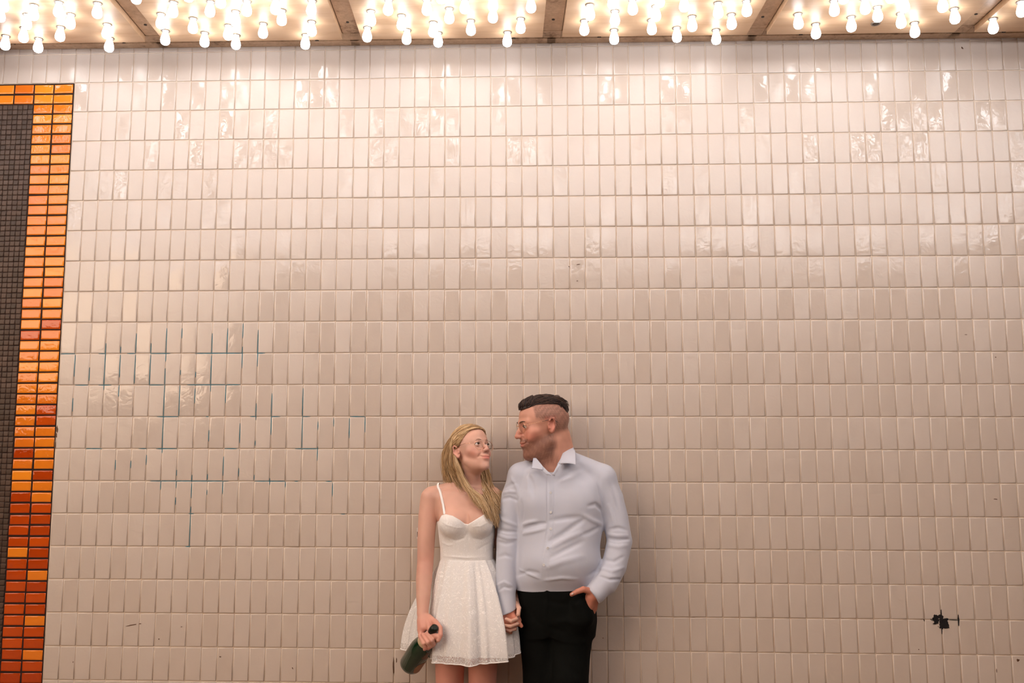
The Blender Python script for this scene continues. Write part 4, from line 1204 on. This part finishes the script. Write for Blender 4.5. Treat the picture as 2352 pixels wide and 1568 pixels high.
F_w.chain([(P(984, 1418, -.236), .0145), (P(1000, 1429, -.270), .0118), (P(1011, 1442, -.300), .0096), (P(1012, 1458, -.318), .0086), (P(1007, 1470, -.322), .0074)], .006)
F_w.crease([(978, 1452), (987, 1461), (996, 1473), (998, 1479)], -.0045, .0028); F_w.crease([(971, 1455), (979, 1466), (988, 1479), (990, 1486)], -.0045, .0028); F_w.crease([(966, 1457), (972, 1468), (980, 1482), (983, 1489)], -.0040, .0028)
# --- left hand: palm behind his, fingers wrapped over the back of his hand
F_w.chain([(W_WL, .0190), (P(1186, 1396, -.200), .0190), (P(1183, 1414, -.222), .0200)], .012, flat=((0, 1, 0), .75))
F_w.chain([(P(1186, 1386, -.215), .0105), (P(1192, 1396, -.250), .0088), (P(1190, 1411, -.272), .0072)], .006)
F_w.chain([(P(1187, 1414, -.238), .0082), (P(1187, 1421, -.268), .0074), (P(1174, 1426, -.285), .0070), (P(1163, 1421, -.283), .0060)], .004)
F_w.chain([(P(1187, 1424, -.238), .0080), (P(1188, 1432, -.268), .0072), (P(1173, 1438, -.284), .0068), (P(1156, 1435, -.280), .0058)], .004)
F_w.chain([(P(1184, 1432, -.236), .0074), (P(1183, 1443, -.262), .0066), (P(1172, 1448, -.274), .0060), (P(1163, 1445, -.274), .0052)], .004)
def woman_skin_color(Q):
    h = head_local(Q, HW_C, HW_M, HW_S); x, y, z = np.abs(h[:, 0]), h[:, 1], h[:, 2]
    base = np.tile(np.array((0.69, 0.405, 0.31)), (len(Q), 1))
    n = fnoise(Q, 7, 4)[:, None]; inh = (z > -.16) & (z < .14) & (Q[:, 2] > zrow(1110))
    red = .8 * np.exp(-((x - .045) / .028) ** 2 - ((y - .065) / .03) ** 2 - ((z + .035) / .026) ** 2) + .5 * np.exp(-(x / .013) ** 2 - ((y - .11) / .02) ** 2 - ((z + .03) / .013) ** 2) + .5 * ((x > .074) & (np.abs(z + .005) < .04))
    base *= 1 - .30 * (np.clip(red, 0, 1) * inh)[:, None] * np.array((.12, 1, 1))
    lips = np.exp(-((x / .023) ** 4)) * np.exp(-((z + .0655) / .0095) ** 4) * (y > .088) * inh
    base = base * (1 - lips[:, None]) + np.array((.62, .22, .18)) * lips[:, None]
    hz = Q[:, 2]
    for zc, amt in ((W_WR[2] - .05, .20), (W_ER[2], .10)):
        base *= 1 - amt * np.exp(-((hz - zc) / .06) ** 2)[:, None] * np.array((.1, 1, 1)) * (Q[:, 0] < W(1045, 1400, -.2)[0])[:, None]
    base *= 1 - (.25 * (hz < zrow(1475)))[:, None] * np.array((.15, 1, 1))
    return np.clip(base * (.94 + .12 * n), 0, 1)
Pw, Qw = F_w.mesh()
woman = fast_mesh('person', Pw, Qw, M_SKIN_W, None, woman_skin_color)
tag(woman, 'blonde woman in short white lace dress holding a green bottle, looking up at the man', 'person')
eye_parts(woman, Lw, HW_M, HW_S, HW_M[:, 1] + np.array((0.25, 0, .15)), (.10, .07, .04))
M_BROW_W = mat('blonde_brow', (.22, .12, .06), .6); M_LASH = mat('lash', (.02, .012, .01), .5)
brow_and_lash(woman, F_w, Lw, HW_M, HW_S, M_BROW_W, .0024, M_LASH)
glasses(woman, Lw, HW_M, HW_S, .00085, .0235, .0235, M_ROSE, M_DARKTIP, M_LENS, drop=-.003, lab='thin round rose gold wire eyeglasses')
# --- hair
M_HAIR_W = hair_material('honey_blonde_hair', (.24, .13, .055), (.64, .42, .21), (.92, .72, .45), .38)
Fh = Field(axis_grid([(HW_C[0] - .12, HW_C[0] + .12, .003)]), axis_grid([(HW_C[1] - .12, HW_C[1] + .12, .003)]), axis_grid([(HW_C[2] - .10, HW_C[2] + .14, .003)]))
s_ = HW_S; KC, KR = np.array((0, -.004, .034)), np.array((.084, .108, .099))
Fh.ell(Lw(*KC), KR * s_, .01, 'u', HW_M)
Fh.ell(Lw(0, -.060, -.050), (.066 * s_, .040 * s_, .060 * s_), .03, 'u', HW_M)
GX, GY, GZ = np.meshgrid(Fh.x, Fh.y, Fh.z, indexing='ij')
HL = (np.stack([GX, GY, GZ], -1) - HW_C) @ HW_M / s_
X_, Y_, Z_ = np.abs(HL[..., 0]), HL[..., 1], HL[..., 2]
# face opening: the hairline arches from in front of the ears over the forehead
YLF = lambda z: np.interp(z, [-.12, -.02, .004, .014, .035, .051, .070, .078, .088], [-.036, -.036, -.030, .008, .031, .048, .064, .078, .20])
yl = YLF(Z_)
Fh.d = np.maximum(Fh.d, ((Y_ - yl) * s_ * .8)).astype(np.float32)
Ph, Qh = Fh.mesh()
hair = fast_mesh('hair', Ph, Qh, M_HAIR_W, woman, None, 1)
hair['label'] = 'long wavy honey blonde hair, parted on top, tucked behind the ear'
rg = np.random.default_rng(9)
hl = head_local(Ph, HW_C, HW_M, HW_S)
top = hl[(hl[:, 2] > -.01) | (hl[:, 1] < -.03)]; R_ = top[rg.integers(0, len(top), 4600)]
def wdir(p):
    s = 1 if p[0] >= 0 else -1
    if p[2] > .075: return (s * .9, -.8, -.2)
    if p[1] > -.01: return (s * .2, -1.0, -.35)
    return (s * .1, -.35, -1.0)
S_ = comb(R_, KC, KR, wdir, rg.uniform(.04, .085, len(R_)), .0, (.005, .045), .0009, rg=rg, wob=.06)
def clear_of_ear(pts):
    for p in pts:
        if abs(p[0]) > .055 and -.038 < p[1] < .022 and -.050 < p[2] < .020: return False
        if p[1] > YLF(p[2]) + .006: return False
    return True
S_ = [([Lw(*p) for p in pts], r * s_) for pts, r in S_ if clear_of_ear(pts)]
# long locks as guides (pixel, depth) with a spread
def lock(pts, n, spread, wave=0.0, r=.00085, seed=0, taper=.35):
    n = int(n * 2.2)
    g = spline([W(*p) for p in pts], 6); m = len(g); tt = np.linspace(0, 1, m); out = []
    rr = np.random.default_rng(seed)
    for i in range(n):
        o = rr.normal(0, 1, 3) * spread; ph = rr.uniform(0, 6.28); fr = rr.uniform(.8, 1.3); end = rr.uniform(.78, 1.0)
        k = max(4, int(m * end)); prof = np.sin(np.clip(tt * 1.15 + .25, 0, math.pi)) * (1 - .25 * tt) + .15
        off = o[None, :] * prof[:, None]
        w = 1.7 * wave * np.stack([np.sin(tt * 11 * fr + ph * .30), .6 * np.cos(tt * 9 * fr + ph * .3), 0 * tt], 1) * tt[:, None]
        q = (g + off + w)[:k]; q[:, 1] = np.minimum(q[:, 1], -.008)
        out.append((q, np.interp(np.linspace(0, 1, k), [0, .1, .75, 1], [r * .5, r, r * .8, r * .2])))
    return out
LK = [
    ([(1046, 1000, -.165), (1030, 1030, -.150), (1026, 1070, -.140), (1036, 1100, -.135), (1050, 1128, -.140)], 120, .0085, .002),
    ([(1034, 1010, -.150), (1022, 1045, -.135), (1024, 1085, -.125), (1032, 1115, -.120)], 110, .0075, .002),
    ([(1040, 1000, -.17), (1033, 1040, -.165), (1036, 1075, -.160), (1050, 1105, -.165), (1068, 1130, -.190)], 80, .0065, .003),
    ([(1044, 1045, -.195), (1050, 1068, -.205), (1062, 1095, -.205), (1078, 1125, -.212), (1092, 1150, -.232), (1110, 1170, -.245)], 90, .0048, .003),
    ([(1048, 1060, -.190), (1056, 1090, -.190), (1074, 1120, -.205), (1100, 1145, -.225), (1118, 1175, -.240), (1132, 1200, -.235)], 90, .0060, .004),
    ([(1100, 1078, -.120), (1108, 1100, -.130), (1112, 1130, -.165), (1124, 1160, -.200), (1136, 1190, -.215), (1140, 1210, -.215)], 150, .0085, .004),
    ([(1112, 1070, -.100), (1120, 1095, -.110), (1126, 1125, -.140), (1140, 1150, -.165), (1146, 1180, -.175), (1140, 1205, -.185)], 130, .0085, .004),
    ([(1112, 1085, -.09), (1122, 1105, -.10), (1134, 1122, -.12), (1148, 1136, -.135), (1151, 1152, -.14)], 60, .0060, .004),
    ([(1090, 1080, -.095), (1100, 1110, -.10), (1116, 1140, -.16), (1120, 1165, -.20)], 100, .010, .003),
    ([(1040, 1030, -.175), (1038, 1055, -.170), (1046, 1082, -.165), (1058, 1105, -.160), (1062, 1125, -.160)], 110, .0080, .003),
    ([(1098, 1072, -.120), (1106, 1100, -.125), (1118, 1128, -.165), (1134, 1156, -.200), (1144, 1180, -.200)], 130, .0085, .005),
    ([(1022, 1110, -.13), (1030, 1120, -.15), (1048, 1128, -.17), (1064, 1130, -.19)], 14, .003, .003),
]
for i, (g, n, sp, wv) in enumerate(LK): S_ += lock(g, n, sp, wv, seed=i)
strand_mesh('hair_strands', S_, M_HAIR_W, hair, 4)['kind'] = 'stuff'
# --- bottle (a thing of its own)
ax = BB - BT; Lb = 0.275; axn = ax / np.linalg.norm(ax); BBp = BT + axn * Lb
bot = empty('champagne_bottle', tuple(BBp)); tag(bot, 'dark green wine bottle with tan label held by the neck beside the dress', 'bottle')
Zb = Vector(tuple(-axn)).to_track_quat('Z', 'Y').to_matrix()
M_GLASS = mat('dark_green_glass', (.004, .028, .010), .06, spec=.6, coat=.5)
M_FOIL = mat('dark_foil', (.008, .014, .009), .30, metal=.4); M_GOLDF = mat('pale_gold_foil', (.70, .55, .36), .4, metal=.3); M_LABEL = mat('tan_label', (.36, .21, .12), .6)
def lb(name, prof, m, n=40):
    v, f = lathe_vf([(r, z * .9167) for r, z in prof], n); A = np.array(v) @ np.array(Zb).T
    return mesh_from(name, A, f, m, bot, True)
lb('bottle_glass', [(.004, .012), (.030, .004), (.040, .0), (.0435, .006), (.0440, .02), (.0440, .120), (.0430, .140), (.0385, .165), (.030, .188), (.0215, .208), (.0165, .228), (.0145, .250), (.0140, .270)], M_GLASS)
lb('neck_collar', [(.0315, .1855), (.0312, .1885), (.0228, .2085), (.0176, .228), (.0168, .232), (.0150, .232)], M_GOLDF)
lb('foil_top', [(.0158, .232), (.0152, .262), (.0162, .270), (.0166, .284), (.0150, .292), (.0135, .300), (.0060, .3005), (.001, .3005)], M_FOIL)
# label: curved patch on the side facing the viewer and the dress
v, f = [], []
side = Zb.inverted() @ Vector(tuple(np.array((.78, -.62, 0)))); a0 = math.atan2(side.y, side.x)
NA, NZ = 16, 6
for k in range(NA + 1):
    a = a0 + (k / NA - .5) * 1.5
    for j in range(NZ + 1):
        e = math.sqrt(max(0, 1 - (2 * k / NA - 1) ** 4)); z = .048 + .036 * (2 * j / NZ - 1) * e
        v.append(np.array(Zb) @ np.array((.0446 * math.cos(a), .0446 * math.sin(a), z)))
for k in range(NA):
    for j in range(NZ): q = k * (NZ + 1) + j; f.append((q, q + NZ + 1, q + NZ + 2, q + 1))
n0 = len(v); v += [p - (p - np.array(Zb) @ np.array((0, 0, .05))) * .02 for p in v[:n0]]; f += [tuple(i + n0 for i in q[::-1]) for q in f]
mesh_from('label', v, f, M_LABEL, bot, True)

# --- dress
M_DRESS = mat('white_satin', (0.92, 0.90, 0.885), 0.6, spec=0.3, sheen=0.2)
M_LACE = mat('white_lace', (0.93, 0.915, 0.90), 0.7, spec=0.25, sheen=0.2)
t = NT(M_LACE)
def lace_nodes(t, floor):
    """curling threads: contour lines of a smooth noise, over a fine tulle net"""
    p = t.geom_pos()
    n1 = t.noise(34, 1.5, .5, vec=p, distortion=1.0); n2 = t.noise(75, 1, .5, vec=p, distortion=.6)
    l1 = t.math('LESS_THAN', t.math('ABSOLUTE', t.math('SUBTRACT', t.math('FRACT', t.math('MULTIPLY', n1.outputs['Fac'], 4.5)), .5)), .05)
    l2 = t.math('LESS_THAN', t.math('ABSOLUTE', t.math('SUBTRACT', t.math('FRACT', t.math('MULTIPLY', n2.outputs['Fac'], 4.0)), .5)), .035)
    v2 = t.new('ShaderNodeTexVoronoi', feature='DISTANCE_TO_EDGE'); v2.inputs['Scale'].default_value = 300; t.link(p, v2.inputs['Vector'])
    net = t.math('MULTIPLY', t.math('LESS_THAN', v2.outputs['Distance'], .12), .8)
    pat = t.math('MAXIMUM', l1, l2)
    return t.math('MAXIMUM', t.math('MAXIMUM', pat, net), floor), pat
sx = t.new('ShaderNodeSeparateXYZ'); t.link(t.geom_pos(), sx.inputs[0])
band = t.math('ADD', t.math('MULTIPLY', t.math('GREATER_THAN', sx.outputs['Z'], float(W(1060, 1507, -.29)[2])), .55), .25)   # sheer border band
al, pat = lace_nodes(t, band); t.link(al, t.b.inputs['Alpha'])
t.bump(pat, .35, .0008)
M_BODICE = mat('lace_over_satin', (0.85, 0.83, 0.81), 0.65, spec=0.3, sheen=0.2)
t = NT(M_BODICE); al, pat = lace_nodes(t, .0)
t.link(t.mix(pat, (0.84, 0.82, 0.80), (0.93, 0.915, 0.90)), t.b.inputs['Base Color']); t.bump(pat, .4, .0008)
F_d = Field(axis_grid([(W(985, 1200, -.2)[0], W(1160, 1200, -.2)[0], .0025)]), axis_grid([(-.30, -.02, .0025)]), axis_grid([(zrow(1303), zrow(1165), .0023)]))
DT = [(z, cx, cy, a + .004, b + .004) for z, cx, cy, a, b in WT]
F_d.loft(DT, .02, 2.3)
F_d.ell(W(1040, 1203, -.208), (.056, .046, .052), .022); F_d.ell(W(1103, 1200, -.208), (.053, .046, .052), .022)
GX, GY, GZ = np.meshgrid(F_d.x, F_d.y, F_d.z, indexing='ij')
pxg, pyg = project(np.stack([GX, GY, GZ], -1))
# sweetheart neckline as a height above which there is no cloth
nx = np.array([W(x, 1190, -.23)[0] for x in (990, 1006, 1013, 1024, 1040, 1056, 1068, 1075, 1088, 1104, 1116, 1123, 1130, 1140, 1150)])
nz_ = np.array([zrow(y, -.23) for y in (1205, 1198, 1184, 1181, 1184, 1193, 1203, 1204, 1196, 1186, 1178, 1175, 1183, 1200, 1206)])
F_d.d = np.maximum(F_d.d, (GZ - np.interp(GX, nx, nz_)) * .8).astype(np.float32)
F_d.d = np.maximum(F_d.d, (zrow(1296) - GZ)).astype(np.float32)
for pix, amp, w in [([(1012, 1210), (1022, 1232), (1045, 1242), (1066, 1236), (1073, 1222)], -.0035, .004), ([(1078, 1222), (1086, 1236), (1106, 1240), (1126, 1230), (1134, 1212)], -.0035, .004),
                    ([(1076, 1206), (1076, 1240), (1077, 1284)], -.0018, .003), ([(1013, 1197), (1028, 1206), (1050, 1212), (1066, 1212)], .002, .003), ([(1082, 1210), (1104, 1208), (1128, 1195)], .002, .003),
                    ([(1045, 1243), (1044, 1262), (1043, 1284)], -.0015, .003), ([(1104, 1240), (1105, 1262), (1107, 1284)], -.0015, .003), ([(1014, 1276), (1070, 1281), (1130, 1278)], .0025, .004),
                    ([(1012, 1245), (1030, 1252), (1045, 1250)], .002, .004), ([(1132, 1243), (1115, 1252), (1095, 1262)], -.002, .005), ([(1132, 1256), (1112, 1264)], .002, .004)]:
    F_d.crease(pix, amp, w)
Pd, Qd = F_d.mesh()
dress = fast_mesh('dress', Pd, Qd, M_BODICE, woman)
dress['label'] = 'short white lace dress with sweetheart neckline and thin straps'
# straps follow the shoulder
def on_skin(px, py, lift=.002):
    p = F_w.front(px, py)
    return None if p is None else p + np.array((0, -lift, lift * .3))
for pix in ([(1021, 1181), (1018, 1160), (1014, 1142), (1010, 1126), (1006, 1117)], [(1122, 1176), (1120, 1160), (1117, 1145), (1113, 1130), (1110, 1122)]):
    pts = [on_skin(*q) for q in pix]; pts = [p for p in pts if p is not None]
    last = pts[-1]; pts += [last + np.array((-.002, .030, .012)), last + np.array((-.002, .065, .0)), last + np.array((.0, .09, -.03))]
    v, f = tube_vf(spline(pts, 5), .0048, 8, .35, up=(0, -1, .3)); mesh_from('strap', v, f, M_DRESS, dress, True)
# skirt: closed hem curve seen from above, eased out from the waist
hem = [(1000, 1520, -.262), (1030, 1525, -.300), (1066, 1528, -.318), (1100, 1526, -.322), (1130, 1523, -.318), (1160, 1517, -.300), (1172, 1511, -.258), (1186, 1500, -.215), (1199, 1490, -.160), (1188, 1484, -.085),
       (1150, 1484, -.040), (1065, 1484, -.030), (975, 1484, -.035), (936, 1486, -.022), (927, 1492, -.034), (940, 1495, -.048), (958, 1499, -.075), (978, 1501, -.165), (988, 1507, -.205), (992, 1514, -.235)]
NS = 12
hem_l = [(1004, 1519, -.252), (1030, 1524, -.288), (1066, 1527, -.304), (1100, 1525, -.308), (1130, 1522, -.304), (1156, 1516, -.286), (1167, 1510, -.248), (1178, 1500, -.205), (1186, 1490, -.155), (1177, 1485, -.09),
         (1145, 1484, -.055), (1065, 1484, -.045), (985, 1484, -.040), (952, 1487, -.033), (941, 1491, -.034), (952, 1494, -.040), (968, 1497, -.060), (984, 1500, -.150), (995, 1506, -.196), (999, 1513, -.226)]
hemP = spline([W(*h) for h in hem], NS, True); hemL = spline([W(*h) for h in hem_l], NS, True)
ctr = W(1073, 1283, -.138); nH = len(hemP)
ang = np.unwrap(np.array([math.atan2(p[1] - ctr[1] - .02, p[0] - ctr[0]) for p in hemP]))
ua = np.linspace(0, 2 * math.pi, nH, endpoint=False) + ang[0]
wa = .6 * ang + .4 * ua * 1.0 if abs(ang[-1] - ang[0]) > 3 else ua
wst = np.stack([ctr[0] + .108 * np.cos(wa), ctr[1] + .086 * np.sin(wa), np.full(nH, ctr[2])], 1)
pl_ = np.arange(nH) * 2 * math.pi / nH
pleat = .9 * np.sin(9 * pl_ + 1.0) + .5 * np.sin(16 * pl_ + 2.1) + .22 * np.sin(29 * pl_ + .4)
def skirt(t0, t1, inset, rows, name, m, parent, hemw=0.0):
    V = []
    for j in range(rows + 1):
        t_ = t0 + (t1 - t0) * j / rows
        s = 1 - (1 - t_) ** 1.9
        H = hemL if name == 'lining' else hemP
        base = wst * (1 - s) + H * s
        base[:, 2] = wst[:, 2] * (1 - t_) + H[:, 2] * t_
        c = base.mean(0); d = base[:, :2] - c[:2]; d /= np.linalg.norm(d, axis=1)[:, None]
        amp = .0040 + .0100 * t_
        base[:, :2] += d * (pleat * amp * min(1, t_ * 6 + .3) - inset)[:, None]
        if name == 'lace_skirt': base[:, 2] += .003 * np.sin(pl_ * 40) * (t_ > .985)
        base[:, 1] = np.minimum(base[:, 1], -.011 if name != 'lining' else -.015)
        V.append(base)
    V = np.concatenate(V); Q = []
    for j in range(rows):
        for k in range(nH):
            a, b = j * nH + k, j * nH + (k + 1) % nH; Q.append((a, b, b + nH, a + nH))
    return fast_mesh(name, V, np.array(Q), m, parent)
lining = skirt(0.0, .925, .004, 40, 'lining', M_DRESS, dress)
lining.modifiers.new('thick', 'SOLIDIFY').thickness = .0012
lace = skirt(0.0, 1.0, .0, 50, 'lace_skirt', M_LACE, dress)
lace['label'] = 'sheer lace overskirt with scalloped hem'
# corded hem
hp = hemP.copy(); c = hp.mean(0); d = hp[:, :2] - c[:2]; d /= np.linalg.norm(d, axis=1)[:, None]; hp[:, :2] += d * (pleat * .014)[:, None]; hp[:, 1] = np.minimum(hp[:, 1], -.011)
v, f = tube_vf(list(hp) + [hp[0]], .0022, 6); mesh_from('hem_trim', v, f, M_DRESS, dress, True)
# small sticker edge on the wall behind her arm
stk = W(959.5, 1223, 0)
M_STK = mat('sticker', (.75, .70, .66), .5)
st = mesh_from('sticker', *box_vf(stk[0] - .004, stk[0] + .02, -.0012, -.0002, stk[2] - .024, stk[2] + .020), M_STK, wall)
mesh_from('sticker_print', *box_vf(stk[0] - .0022, stk[0] + .006, -.0018, -.0010, stk[2] - .017, stk[2] + .004), mat('sticker_black', (.01, .01, .01), .5), st)
mesh_from('sticker_print', *box_vf(stk[0] + .001, stk[0] + .010, -.0018, -.0010, stk[2] + .008, stk[2] + .017), mat('sticker_red', (.6, .06, .02), .5), st)
